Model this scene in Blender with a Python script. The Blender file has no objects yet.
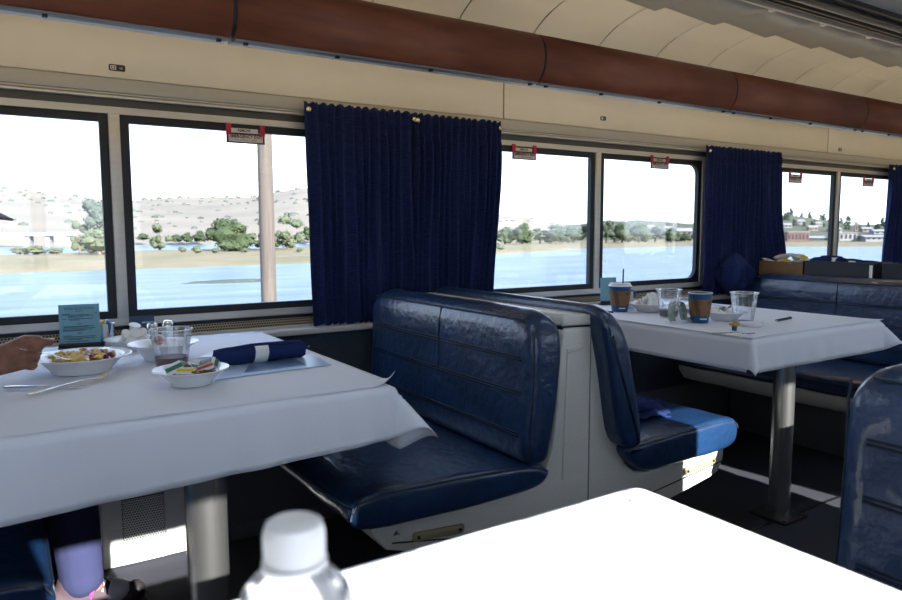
import bpy, bmesh, math, random
from math import sin, cos, pi, sqrt, radians as RAD, hypot, atan2
from mathutils import Vector, Matrix, noise

S = bpy.context.scene
C = S.collection
rnd = random.Random(7)

# ---------------------------------------------------------------- camera
EYE = Vector((0, 0, 1.10)); FPX = 700.66
YAW, PITCH, ROLL = RAD(32.626), RAD(5.592), RAD(0.155)
fwd = Vector((sin(YAW)*cos(PITCH), cos(YAW)*cos(PITCH), -sin(PITCH)))
rt = Vector((cos(YAW), -sin(YAW), 0)); dn = fwd.cross(rt)
rt, dn = rt*cos(ROLL)+dn*sin(ROLL), -rt*sin(ROLL)+dn*cos(ROLL)
cam = bpy.data.objects.new('camera', bpy.data.cameras.new('camera'))
C.objects.link(cam)
m3 = Matrix((rt, -dn, -fwd)).transposed()
cam.matrix_world = Matrix.Translation(EYE) @ m3.to_4x4()
cam.data.sensor_width = 36; cam.data.lens = 36*FPX/902
cam.data.clip_start = 0.02; cam.data.clip_end = 6000
cam.data.dof.use_dof = True; cam.data.dof.focus_distance = 2.6; cam.data.dof.aperture_fstop = 7.0
S.camera = cam

# ---------------------------------------------------------------- world, sun, exposure
S.view_settings.view_transform = 'Standard'; S.view_settings.look = 'None'
S.view_settings.gamma = 1; S.view_settings.exposure = 0.62; S.view_settings.use_curve_mapping = False
try: S.cycles.use_denoising = True
except Exception: pass
w = bpy.data.worlds.new('sky'); S.world = w; w.use_nodes = True
nt = w.node_tree; nt.nodes.clear()
wo = nt.nodes.new('ShaderNodeOutputWorld'); bg = nt.nodes.new('ShaderNodeBackground')
tc = nt.nodes.new('ShaderNodeTexCoord'); sx = nt.nodes.new('ShaderNodeSeparateXYZ')
cr = nt.nodes.new('ShaderNodeValToRGB')
cr.color_ramp.elements[0].position = 0.0; cr.color_ramp.elements[0].color = (0.74, 0.82, 0.94, 1)
cr.color_ramp.elements[1].position = 1.0; cr.color_ramp.elements[1].color = (0.30, 0.50, 0.90, 1)
e_ = cr.color_ramp.elements.new(0.25); e_.color = (0.60, 0.74, 1.0, 1)
nt.links.new(tc.outputs['Generated'], sx.inputs[0]); nt.links.new(sx.outputs['Z'], cr.inputs[0])
nt.links.new(cr.outputs[0], bg.inputs[0]); bg.inputs[1].default_value = 2.3
nt.links.new(bg.outputs[0], wo.inputs[0])
sun = bpy.data.objects.new('sun', bpy.data.lights.new('sun', 'SUN')); C.objects.link(sun)
sun.data.energy = 15.0; sun.data.angle = RAD(0.53); sun.data.color = (1.0, 0.96, 0.90)
sun.rotation_euler = Vector((-0.12, 1.0, -0.46)).to_track_quat('-Z', 'Y').to_euler()

# ---------------------------------------------------------------- helpers: placing
def ray(px, py):
    return rt*((px-451)/FPX) + dn*((py-300)/FPX) + fwd
def aty(px, py, y):
    d = ray(px, py); return EYE + d*(y/d.y)
def atz(px, py, z):
    d = ray(px, py); return EYE + d*((z-EYE.z)/d.z)
def atr(px, py, r):
    d = ray(px, py); return EYE + d*(r/hypot(d.x, d.y))

# ---------------------------------------------------------------- helpers: materials
def mat(name, col, rough=0.5, metal=0.0, spec=0.5, var=0.0, vscale=20, bump=0.0, bscale=60, stretch=None,
        sheen=0.0, emit=None, estr=0.0, coat=0.0, col2=None, trans=0.0, ior=1.45, detail=6):
    m = bpy.data.materials.new(name); m.use_nodes = True
    n = m.node_tree.nodes; l = m.node_tree.links; b = n['Principled BSDF']
    b.inputs['Base Color'].default_value = (*col, 1); b.inputs['Roughness'].default_value = rough
    b.inputs['Metallic'].default_value = metal; b.inputs['Specular IOR Level'].default_value = spec
    b.inputs['Sheen Weight'].default_value = sheen; b.inputs['Coat Weight'].default_value = coat
    b.inputs['Transmission Weight'].default_value = trans; b.inputs['IOR'].default_value = ior
    if emit: b.inputs['Emission Color'].default_value = (*emit, 1); b.inputs['Emission Strength'].default_value = estr
    if var or bump or col2:
        t = n.new('ShaderNodeTexCoord'); mp = n.new('ShaderNodeMapping'); l.new(t.outputs['Object'], mp.inputs[0])
        if stretch: mp.inputs['Scale'].default_value = stretch
    if var or col2:
        nz = n.new('ShaderNodeTexNoise'); nz.inputs['Scale'].default_value = vscale; nz.inputs['Detail'].default_value = detail
        l.new(mp.outputs[0], nz.inputs['Vector'])
        r = n.new('ShaderNodeValToRGB'); r.color_ramp.elements[0].position = 0.3; r.color_ramp.elements[1].position = 0.7
        c1 = col2 or tuple(max(0, c*(1-var)) for c in col); c0 = col if col2 else tuple(c*(1+var) for c in col)
        r.color_ramp.elements[0].color = (*c1, 1); r.color_ramp.elements[1].color = (*c0, 1)
        l.new(nz.outputs['Fac'], r.inputs[0]); l.new(r.outputs[0], b.inputs['Base Color'])
    if bump:
        nb = n.new('ShaderNodeTexNoise'); nb.inputs['Scale'].default_value = bscale; nb.inputs['Detail'].default_value = 4
        l.new(mp.outputs[0], nb.inputs['Vector'])
        bp = n.new('ShaderNodeBump'); bp.inputs['Strength'].default_value = bump; bp.inputs['Distance'].default_value = 0.01
        l.new(nb.outputs['Fac'], bp.inputs['Height']); l.new(bp.outputs[0], b.inputs['Normal'])
    return m
def clear_mat(name, tint, gloss=0.08, diff=0.0, dcol=(0.8, 0.85, 0.9)):
    """thin clear sheet: light passes straight on, a part is mirrored, more at grazing angles"""
    m = bpy.data.materials.new(name); m.use_nodes = True
    n = m.node_tree.nodes; l = m.node_tree.links; n.clear()
    o = n.new('ShaderNodeOutputMaterial'); tr = n.new('ShaderNodeBsdfTransparent'); gl = n.new('ShaderNodeBsdfGlossy')
    tr.inputs[0].default_value = (*tint, 1); gl.inputs['Roughness'].default_value = 0.03
    lw = n.new('ShaderNodeLayerWeight'); lw.inputs['Blend'].default_value = 0.35
    ml = n.new('ShaderNodeMath'); ml.operation = 'MULTIPLY_ADD'; ml.inputs[1].default_value = gloss*3; ml.inputs[2].default_value = gloss*0.4
    l.new(lw.outputs['Fresnel'], ml.inputs[0])
    mx = n.new('ShaderNodeMixShader'); l.new(ml.outputs[0], mx.inputs[0]); l.new(tr.outputs[0], mx.inputs[1]); l.new(gl.outputs[0], mx.inputs[2])
    out = mx
    if diff:
        df = n.new('ShaderNodeBsdfDiffuse'); df.inputs[0].default_value = (*dcol, 1)
        m2 = n.new('ShaderNodeMixShader'); m2.inputs[0].default_value = diff
        l.new(mx.outputs[0], m2.inputs[1]); l.new(df.outputs[0], m2.inputs[2]); out = m2
    l.new(out.outputs[0], o.inputs[0])
    return m

M = {}
M['cream'] = mat('cream_laminate', (0.70, 0.64, 0.53), 0.45, var=0.02, vscale=8)
M['cove'] = mat('cove_plastic', (0.72, 0.67, 0.57), 0.45, var=0.02, vscale=6)
M['grey_ceiling'] = mat('grey_ceiling', (0.42, 0.42, 0.43), 0.6, var=0.05, vscale=30)
M['diffuser'] = mat('grey_diffuser', (0.29, 0.295, 0.30), 0.4, var=0.03, vscale=12)
M['black'] = mat('black_metal', (0.012, 0.012, 0.014), 0.4)
M['track'] = mat('dark_track', (0.03, 0.03, 0.035), 0.35)
M['white_plastic'] = mat('white_plastic', (0.75, 0.75, 0.74), 0.35)
M['wood'] = mat('cherry_wood', (0.27, 0.082, 0.036), 0.5, col2=(0.17, 0.048, 0.021), vscale=5, stretch=(1, 5, 5), detail=6)
M['silver'] = mat('brushed_aluminium', (0.56, 0.54, 0.50), 0.42, metal=0.35, var=0.06, vscale=60, stretch=(0.1, 1, 1))
M['band'] = mat('grey_header', (0.40, 0.385, 0.35), 0.45, metal=0.2)
M['recess'] = mat('dark_header', (0.055, 0.055, 0.055), 0.4)
M['lip_grey'] = mat('grey_lip', (0.20, 0.20, 0.21), 0.4)
M['gasket'] = mat('rubber_gasket', (0.010, 0.013, 0.018), 0.55)
M['glass'] = clear_mat('window_glass', (0.95, 0.97, 0.98), 0.06)
M['print'] = clear_mat('faint_print', (0.93, 0.97, 1.0), 0.0, 0.05, (0.5, 0.65, 0.8))
M['carpet'] = mat('dark_carpet', (0.0512, 0.0512, 0.064), 0.95, spec=0.1, var=0.5, vscale=400, bump=0.4, bscale=500)
M['wainscot'] = mat('navy_wainscot', (0.0252, 0.0396, 0.0648), 0.75, var=0.35, vscale=300, bump=0.2, bscale=400)
M['ledge'] = mat('ledge_metal', (0.58, 0.57, 0.55), 0.45, metal=0.2, var=0.1, vscale=10, stretch=(0.1, 1, 1))
M['heater'] = mat('heater_metal', (0.74, 0.73, 0.70), 0.5, var=0.08, vscale=14)
M['heater_dark'] = mat('heater_dark', (0.12, 0.128, 0.144), 0.5)
M['tan_mesh'] = mat('tan_mesh', (0.34, 0.28, 0.18), 0.5)
M['leather'] = mat('navy_leather', (0.0070, 0.029, 0.084), 0.32, spec=0.85, var=0.25, vscale=7, bump=0.42, bscale=34, coat=0.25)
M['leather_bright'] = M['leather']
M['seam'] = mat('seam_thread', (0.004, 0.010, 0.026), 0.5)
M['shell'] = mat('cream_fibreglass', (0.64, 0.63, 0.57), 0.38, var=0.05, vscale=160)
M['latch'] = mat('latch_bronze', (0.36, 0.32, 0.20), 0.45, metal=0.3)
M['steel'] = mat('polished_steel', (0.62, 0.61, 0.59), 0.27, metal=0.95)
M['chrome'] = mat('chrome', (0.80, 0.80, 0.80), 0.10, metal=1.0)
M['plate_steel'] = mat('dark_plate', (0.07, 0.06, 0.06), 0.4, metal=0.6)
M['linen'] = mat('white_linen', (0.83, 0.84, 0.88), 0.85, spec=0.2, bump=0.06, bscale=260, sheen=0.1)
M['paper_linen'] = mat('white_cover_sheet', (0.74, 0.75, 0.79), 0.8, spec=0.2, bump=0.03, bscale=200)
M['laminate'] = mat('table_laminate', (0.25, 0.25, 0.26), 0.5)
M['curtain'] = mat('navy_curtain', (0.015, 0.025, 0.092), 0.9, spec=0.1, var=0.35, vscale=120, bump=0.5, bscale=120, stretch=(0.3, 0.3, 3), sheen=0.05)
M['napkin'] = mat('navy_napkin', (0.017, 0.030, 0.105), 0.9, spec=0.1, bump=0.1, bscale=300)
M['brass'] = mat('brass_snap', (0.75, 0.62, 0.36), 0.25, metal=1.0)
M['paper_white'] = mat('white_paper', (0.78, 0.78, 0.78), 0.7)
M['teal'] = mat('teal_card', (0.17, 0.36, 0.44), 0.6)
M['ink'] = mat('ink', (0.02, 0.03, 0.04), 0.7)
M['blue_card'] = mat('blue_card', (0.02, 0.055, 0.11), 0.5)
M['photo_blue'] = mat('photo_print', (0.16, 0.27, 0.45), 0.3, col2=(0.04, 0.08, 0.2), vscale=14)
M['photo_pale'] = mat('photo_print_pale', (0.42, 0.56, 0.74), 0.3)
M['china'] = mat('white_china', (0.80, 0.80, 0.80), 0.18, spec=0.5)
M['cream_cup'] = mat('creamer_plastic', (0.74, 0.72, 0.66), 0.35)
M['foil'] = mat('creamer_foil', (0.8, 0.8, 0.8), 0.4)
M['red_print'] = mat('red_print', (0.45, 0.03, 0.03), 0.5)
M['yellow_print'] = mat('yellow_print', (0.72, 0.52, 0.02), 0.5)
M['green_print'] = mat('green_print', (0.03, 0.16, 0.09), 0.5)
M['pasta'] = mat('pasta', (0.72, 0.50, 0.14), 0.5, var=0.2, vscale=40)
M['orange_food'] = mat('carrot', (0.60, 0.22, 0.05), 0.5)
M['purple_food'] = mat('beet', (0.12, 0.02, 0.05), 0.4)
M['brown_food'] = mat('brown_leavings', (0.16, 0.09, 0.02), 0.6, var=0.5, vscale=60)
M['clear_cup'] = clear_mat('clear_plastic', (0.96, 0.975, 1.0), 0.20, 0.05, (0.85, 0.9, 0.95))
M['clear_rim'] = clear_mat('clear_plastic_rim', (0.9, 0.93, 0.97), 0.2, 0.5, (0.9, 0.93, 0.97))
M['juice'] = mat('red_juice', (0.085, 0.003, 0.012), 0.5, spec=0.2)
M['kraft'] = mat('kraft_sleeve', (0.22, 0.115, 0.055), 0.8, var=0.12, vscale=60)
M['kraft_dark'] = mat('kraft_print', (0.14, 0.07, 0.032), 0.8)
M['cup_blue'] = mat('cup_blue', (0.015, 0.075, 0.20), 0.4)
M['lid'] = mat('white_lid', (0.78, 0.78, 0.80), 0.35)
M['cardboard'] = mat('cardboard', (0.22, 0.125, 0.06), 0.85, var=0.1, vscale=30)
M['bin'] = mat('black_bin', (0.016, 0.018, 0.024), 0.5)
M['bill'] = mat('banknote', (0.42, 0.46, 0.38), 0.8, col2=(0.10, 0.15, 0.11), vscale=60)
M['cork'] = mat('foil_cork', (0.55, 0.38, 0.12), 0.3, metal=0.7)
M['water_fill'] = mat('bottle_water', (1, 1, 1), 0.04, trans=1.0, ior=1.30)
M['cap_white'] = mat('cap_white', (0.82, 0.82, 0.82), 0.4)
M['tag_red'] = mat('tag_red', (0.42, 0.010, 0.045), 0.45)
M['tag_dark'] = mat('tag_maroon', (0.05, 0.008, 0.015), 0.5)
M['tag_cream'] = mat('tag_cream', (0.62, 0.57, 0.52), 0.6)
M['skin'] = mat('skin', (0.22, 0.095, 0.060), 0.5, var=0.22, vscale=40, bump=0.35, bscale=70)
M['nail'] = mat('nail', (0.50, 0.28, 0.22), 0.3)
M['denim'] = mat('blue_trousers', (0.036, 0.040, 0.092), 0.9, spec=0.1, bump=0.3, bscale=14)
M['shirt'] = mat('grey_shirt', (0.25, 0.26, 0.28), 0.9)
M['cap_blue'] = mat('cap_blue', (0.02, 0.06, 0.36), 0.85)
M['cap_grey'] = mat('cap_visor', (0.16, 0.16, 0.18), 0.8)
M['hair'] = mat('grey_hair', (0.10, 0.09, 0.08), 0.8)
M['shoe_grey'] = mat('shoe_silver', (0.672, 0.64, 0.672), 0.5)
M['shoe_dark'] = mat('shoe_dark', (0.02, 0.018, 0.02), 0.5)
M['shoe_plum'] = mat('shoe_plum', (0.07, 0.045, 0.055), 0.8)
M['pink'] = mat('pink_trim', (0.55, 0.05, 0.25), 0.5)
M['eye'] = mat('eye_white', (0.8, 0.8, 0.8), 0.2)
M['lip'] = mat('lip', (0.32, 0.11, 0.09), 0.5)
# outdoors
M['water'] = mat('river_water', (0.01408, 0.04224, 0.09504), 0.34, spec=0.28, bump=1.0, bscale=0.8, stretch=(0.35, 1.5, 1), col2=(0.09152, 0.1338, 0.1901), vscale=0.22)  # pale streaks mixed into the colour stand in for wave glints
M['grass'] = mat('dry_grass', (0.202, 0.1602, 0.1044), 0.95, spec=0.1, col2=(0.1346, 0.1198, 0.06732), vscale=0.09, detail=8)
M['hill'] = mat('dry_hill', (0.225, 0.187, 0.143), 0.95, spec=0.1, col2=(0.160, 0.140, 0.112), vscale=0.012, detail=9)
M['town_hill'] = mat('green_hill', (0.05049, 0.06194, 0.04039), 0.95, spec=0.1, col2=(0.0909, 0.08617, 0.06395), vscale=0.02, detail=8)
M['field'] = mat('ground_soil', (0.30, 0.26, 0.18), 0.95, var=0.2, vscale=0.1)
M['leaf'] = mat('leaf_green', (0.05984, 0.07854, 0.04114), 0.9, spec=0.05, col2=(0.0389, 0.05236, 0.02842), vscale=0.6)
M['leaf_pale'] = mat('leaf_pale', (0.1084, 0.1235, 0.07854), 0.9, spec=0.05, col2=(0.07854, 0.09346, 0.0561), vscale=0.6)
M['leaf_blue'] = mat('leaf_bluegreen', (0.08602, 0.101, 0.08378), 0.9, spec=0.05, col2=(0.06358, 0.07854, 0.06358), vscale=0.6)
M['conifer'] = mat('leaf_conifer', (0.04114, 0.05386, 0.04114), 0.9, spec=0.05, col2=(0.05984, 0.0748, 0.0561), vscale=0.3)
M['bark'] = mat('bark', (0.14, 0.10, 0.07), 0.9)
M['pole_wood'] = mat('pole_wood', (0.101, 0.08378, 0.07106), 0.9, col2=(0.07106, 0.05386, 0.04338), vscale=6, stretch=(4, 4, 0.15))
M['concrete'] = mat('concrete', (0.202, 0.202, 0.202), 0.9)
M['house_white'] = mat('house_white', (0.1945, 0.1907, 0.187), 0.8)
M['house_tan'] = mat('house_tan', (0.1646, 0.1235, 0.09724), 0.8)
M['house_red'] = mat('house_red', (0.1272, 0.07106, 0.05984), 0.8)
M['roof_grey'] = mat('roof_grey', (0.20, 0.19, 0.18), 0.8)
M['pane_dark'] = mat('pane_dark', (0.03, 0.03, 0.035), 0.2)
M['added_lamp'] = mat('added_lamp_diffuser', (1, 1, 1), 0.5, emit=(0.56, 0.76, 1.0), estr=1.7)  # glow of the added ceiling fill lights
M['tube'] = mat('lamp_tube', (1, 1, 1), 0.5, emit=(1.0, 0.76, 0.43), estr=4.0)

# ---------------------------------------------------------------- helpers: meshes
STUFF = {'base_seam', 'latch_screw', 'plate_bolt', 'lip_clip', 'cover_screw', 'moulded_ridge', 'glass_print', 'seat_symbol', 'track_rail_', 'floor_seam', 'leaves', 'plate_bolt', 'text_lines', 'food_bits', 'recycle_mark', 'cap_ridges', 'floor_crumb'}
class MB:
    """collects geometry of ONE part; build() links it as one mesh object"""
    def __init__(self): self.v = []; self.f = []; self.mi = []; self.cur = 0
    def add(self, vs, fs):
        o = len(self.v); self.v += [tuple(p) for p in vs]
        for f in fs: self.f.append([i+o for i in f]); self.mi.append(self.cur)
        return self
    def bm(self, b):
        b.verts.index_update()
        self.add([v.co[:] for v in b.verts], [[v.index for v in f.verts] for f in b.faces]); b.free(); return self
    def box(self, x0, x1, y0, y1, z0, z1, bev=0.0, seg=2, mtx=None):
        if bev <= 0:
            vs = [(x, y, z) for x in (x0, x1) for y in (y0, y1) for z in (z0, z1)]
            fs = [(0, 1, 3, 2), (4, 6, 7, 5), (0, 4, 5, 1), (2, 3, 7, 6), (0, 2, 6, 4), (1, 5, 7, 3)]
            if mtx: vs = [mtx @ Vector(p) for p in vs]
            return self.add(vs, fs)
        b = bmesh.new(); bmesh.ops.create_cube(b, size=1)
        bmesh.ops.scale(b, vec=(x1-x0, y1-y0, z1-z0), verts=b.verts)
        bmesh.ops.translate(b, vec=((x0+x1)/2, (y0+y1)/2, (z0+z1)/2), verts=b.verts)
        bmesh.ops.bevel(b, geom=b.edges[:], offset=bev, segments=seg, affect='EDGES', profile=0.5)
        if mtx: bmesh.ops.transform(b, matrix=mtx, verts=b.verts)
        return self.bm(b)
    def tube(self, pts, r, n=8, caps=True, flat=1.0, up=None):
        pts = [Vector(p) for p in pts]; k = len(pts)
        rs = r if isinstance(r, (list, tuple)) else [r]*k
        vs = []; prev = None
        for i, p in enumerate(pts):
            t = (pts[min(i+1, k-1)]-pts[max(i-1, 0)]).normalized()
            if prev is None:
                a = Vector(up) if up else (Vector((0, 0, 1)) if abs(t.z) < 0.9 else Vector((1, 0, 0)))
            else: a = prev
            s = t.cross(a).normalized(); a = s.cross(t).normalized(); prev = a
            for j in range(n):
                q = 2*pi*j/n; vs.append(p + s*cos(q)*rs[i] + a*sin(q)*rs[i]*flat)
        fs = [(i*n+j, i*n+(j+1) % n, (i+1)*n+(j+1) % n, (i+1)*n+j) for i in range(k-1) for j in range(n)]
        if caps: fs += [list(range(n))[::-1], [(k-1)*n+j for j in range(n)]]
        return self.add(vs, fs)
    def lathe(self, prof, c=(0, 0, 0), n=24, capb=False, capt=False, wob=None):
        c = Vector(c); vs = []
        for i, (r, z) in enumerate(prof):
            for j in range(n):
                q = 2*pi*j/n; rr = r*(1+(wob(q, i) if wob else 0))
                vs.append(c+Vector((rr*cos(q), rr*sin(q), z)))
        k = len(prof)
        fs = [(i*n+j, i*n+(j+1) % n, (i+1)*n+(j+1) % n, (i+1)*n+j) for i in range(k-1) for j in range(n)]
        if capb: fs.append(list(range(n))[::-1])
        if capt: fs.append([(k-1)*n+j for j in range(n)])
        return self.add(vs, fs)
    def extr(self, poly, a0, a1, axis='y', bev=0.0):
        """extrude a polygon of the other two axes along axis"""
        def P(u, v, a): return (u, a, v) if axis == 'y' else ((a, u, v) if axis == 'x' else (u, v, a))
        n = len(poly)
        vs = [P(u, v, a0) for u, v in poly]+[P(u, v, a1) for u, v in poly]
        fs = [list(range(n)), list(range(n, 2*n))[::-1]]+[(i, (i+1) % n+0, (i+1) % n+n, i+n) for i in range(n)]
        if not bev: return self.add(vs, fs)
        b = bmesh.new(); bv = [b.verts.new(p) for p in vs]
        for f in fs: b.faces.new([bv[i] for i in f])
        bmesh.ops.recalc_face_normals(b, faces=b.faces)
        ee = [e for e in b.edges if len(e.link_faces) == 2 and e.calc_face_angle(0) > 0.6]
        bmesh.ops.bevel(b, geom=ee, offset=bev, segments=3, affect='EDGES', profile=0.5)
        return self.bm(b)
    def ball(self, c, r, sub=2, sc=(1, 1, 1), jit=0.0, seed=0, fr=1.5):
        b = bmesh.new(); bmesh.ops.create_icosphere(b, subdivisions=sub, radius=1)
        for v in b.verts:
            k = 1 + (jit*noise.noise(v.co*fr+Vector((seed*3.1, seed*1.7, seed))) if jit else 0)
            v.co = Vector((v.co.x*sc[0], v.co.y*sc[1], v.co.z*sc[2]))*r*k + Vector(c)
        return self.bm(b)
    def grid(self, fn, nu, nv):
        vs = [fn(i/nu, j/nv) for j in range(nv+1) for i in range(nu+1)]
        fs = [(j*(nu+1)+i, j*(nu+1)+i+1, (j+1)*(nu+1)+i+1, (j+1)*(nu+1)+i) for j in range(nv) for i in range(nu)]
        return self.add(vs, fs)
    def build(self, name, m, parent=None, loc=(0, 0, 0), smooth=35, rot=None):
        me = bpy.data.meshes.new(name); me.from_pydata(self.v, [], self.f)
        ms = m if isinstance(m, list) else [m]
        for q in ms: me.materials.append(q if not isinstance(q, str) else M[q])
        if len(ms) > 1: me.polygons.foreach_set('material_index', self.mi)
        b = bmesh.new(); b.from_mesh(me); bmesh.ops.recalc_face_normals(b, faces=b.faces); b.to_mesh(me); b.free()
        if smooth:
            me.shade_smooth(); me.set_sharp_from_angle(angle=RAD(smooth))
        me.update()
        o = bpy.data.objects.new(name, me); C.objects.link(o); o.location = loc
        if rot: o.rotation_euler = rot
        if name in STUFF: o['kind'] = 'stuff'
        if parent: o.parent = parent
        return o

def tag(o, label, cat, group=None, kind=None):
    o['label'] = label; o['category'] = cat
    if group: o['group'] = group
    if kind: o['kind'] = kind
    return o
def thing(name, label, cat, loc=(0, 0, 0), rz=0, group=None, kind=None):
    o = bpy.data.objects.new(name, None); C.objects.link(o); o.location = loc; o.rotation_euler = (0, 0, rz)
    o.empty_display_size = 0.1
    return tag(o, label, cat, group, kind)
def setting(name, loc=(0, 0, 0)):
    o = bpy.data.objects.new(name, None); C.objects.link(o); o.location = loc; o['kind'] = 'structure'
    o.empty_display_size = 0.1
    return o
def struct(o, label=None):
    o['kind'] = 'structure'
    if label: o['label'] = label
    return o
KIDS = {}
def copy_tree(o, loc=None, label=None, parent=None, rz=None, sc=None):
    c = o.copy(); C.objects.link(c)
    if parent: c.parent = parent
    if loc is not None: c.location = loc
    if rz is not None: c.rotation_euler = (0, 0, rz)
    if sc is not None: c.scale = sc
    if label: c['label'] = label
    for ch in [k for k in bpy.data.objects if k.parent == o]: copy_tree(ch, parent=c)
    return c
def solid(o, t, off=0):
    md = o.modifiers.new('thickness', 'SOLIDIFY'); md.thickness = t; md.offset = off; return o
def chaikin(p, it=2, closed=True):
    for _ in range(it):
        q = []; n = len(p)
        for i in range(n if closed else n-1):
            a, b = p[i], p[(i+1) % n]
            q += [(a[0]*.75+b[0]*.25, a[1]*.75+b[1]*.25), (a[0]*.25+b[0]*.75, a[1]*.25+b[1]*.75)]
        p = q if closed else [p[0]]+q+[p[-1]]
    return p
def inset(p, d):
    n = len(p); ar = sum(p[i][0]*p[(i+1) % n][1]-p[(i+1) % n][0]*p[i][1] for i in range(n))
    sg = 1 if ar > 0 else -1; out = []
    for i in range(n):
        a, b = p[i-1], p[(i+1) % n]; tx, ty = b[0]-a[0], b[1]-a[1]; L = hypot(tx, ty) or 1
        out.append((p[i][0]-sg*ty/L*d, p[i][1]+sg*tx/L*d))
    return out
def bolster(mb, prof, y0, y1, r, R=0.0, drop=0.0, wob=0.0, nmid=10):
    """profile in x,z swept along y with rounded ends; the top falls off over the last R"""
    st = []
    for k in range(6):
        a = k/5*pi/2; st.append((y0+r*(1-cos(a)) if False else y0+r*(1-sin(a)) , r*(1-cos(a))))
    st = [(y0+r*(1-cos(k/5*pi/2)), r*(1-sin(k/5*pi/2))) for k in range(6)]
    e = [(y1-(y-y0), d) for y, d in st[::-1]]
    mid = [(y0+r+(y1-y0-2*r)*k/nmid, 0) for k in range(1, nmid)]
    if R:
        mid = sorted(set([(round(y0+r+(R-r)*q, 4), 0) for q in (.2, .4, .6, .8, 1)]+[(round(y1-r-(R-r)*q, 4), 0) for q in (.2, .4, .6, .8, 1)]+[m for m in mid if y0+R < m[0] < y1-R]))
    st = st+list(mid)+e
    zb = min(p[1] for p in prof); zt = max(p[1] for p in prof)
    vs = []; n = len(prof)
    for y, d in st:
        q = inset(prof, d)
        ee = min(y-y0, y1-y); k = 0
        if R and ee < R: k = drop*(1-sqrt(max(0, 1-(1-ee/R)**2)))
        for (x, z) in q:
            zz = z
            if R: zz = z-k*((z-zb)/(zt-zb))**2
            wv = wob*noise.noise(Vector((x*9, y*9, z*9))) if wob else 0
            vs.append((x+wv, y, zz+wv))
    k = len(st)
    fs = [(i*n+j, i*n+(j+1) % n, (i+1)*n+(j+1) % n, (i+1)*n+j) for i in range(k-1) for j in range(n)]
    fs += [list(range(n))[::-1], [(k-1)*n+j for j in range(n)]]
    return mb.add(vs, fs)
def perforated(mb, o, ux, uz, nx, nz, cell, hole, stagger=True):
    """plate of square cells, each with an eight-sided hole"""
    o = Vector(o); ux = Vector(ux); uz = Vector(uz)
    sq = [(-1, -1), (0, -1), (1, -1), (1, 0), (1, 1), (0, 1), (-1, 1), (-1, 0)]
    oc = [(cos(RAD(225+45*k))*hole, sin(RAD(225+45*k))*hole) for k in range(8)]
    for j in range(nz):
        for i in range(nx):
            c = o+ux*(cell*(i+0.5+(0.5 if stagger and j % 2 else 0)))+uz*(cell*(j+0.5))
            vs = [c+ux*(a*cell/2)+uz*(b*cell/2) for a, b in sq]+[c+ux*a+uz*b for a, b in oc]
            mb.add(vs, [(k, (k+1) % 8, 8+(k+1) % 8, 8+k) for k in range(8)])
    return mb
def text(s, size, m, parent, mtx, name='lettering', extrude=0.0, align='CENTER'):
    cu = bpy.data.curves.new('t', 'FONT'); cu.body = s; cu.size = size; cu.align_x = align; cu.align_y = 'CENTER'
    cu.offset = size*0.035 if size > 0.011 else 0; cu.resolution_u = 2; cu.extrude = extrude
    ob = bpy.data.objects.new('t', cu); C.objects.link(ob)
    dg = bpy.context.evaluated_depsgraph_get()
    me = bpy.data.meshes.new_from_object(ob.evaluated_get(dg))
    bpy.data.objects.remove(ob); bpy.data.curves.remove(cu)
    me.name = name; me.materials.clear(); me.materials.append(M[m])
    me.transform(mtx)
    o = bpy.data.objects.new(name, me); C.objects.link(o)
    if parent: o.parent = parent
    return o
# orientation for flat print on a wall that faces -Y (x to the right, z up)
WALLROT = Matrix.Rotation(pi/2, 4, 'X')

# ================================================================ the carriage
YW = 2.53; YM = 1.01; YN = 2*YM-YW       # far wall, middle of the carriage, near wall
PITCHX = 2.135; W0 = 0.327
X0, X1 = -3.6, 8.6
DIV = [W0+PITCHX*k for k in range(-1, 4)]
NDIV = [d-0.10 for d in DIV]            # unseen near windows, shifted to keep divider shadows off table and cushion
ZB, ZT = 0.795, 1.50                     # window frame, bottom and top
HW = 0.80

fl = MB(); fl.box(X0, X1, YN-0.1, YW+0.1, -0.12, 0)
fo = fl.build('floor', 'carpet', smooth=0); struct(fo)
fs = MB()
for yy in (1.50, 0.52): fs.box(X0+0.2, X1-0.2, yy-0.006, yy+0.006, 0.0, 0.002)
fs.build('floor_seam', 'black', fo, smooth=0)

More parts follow.
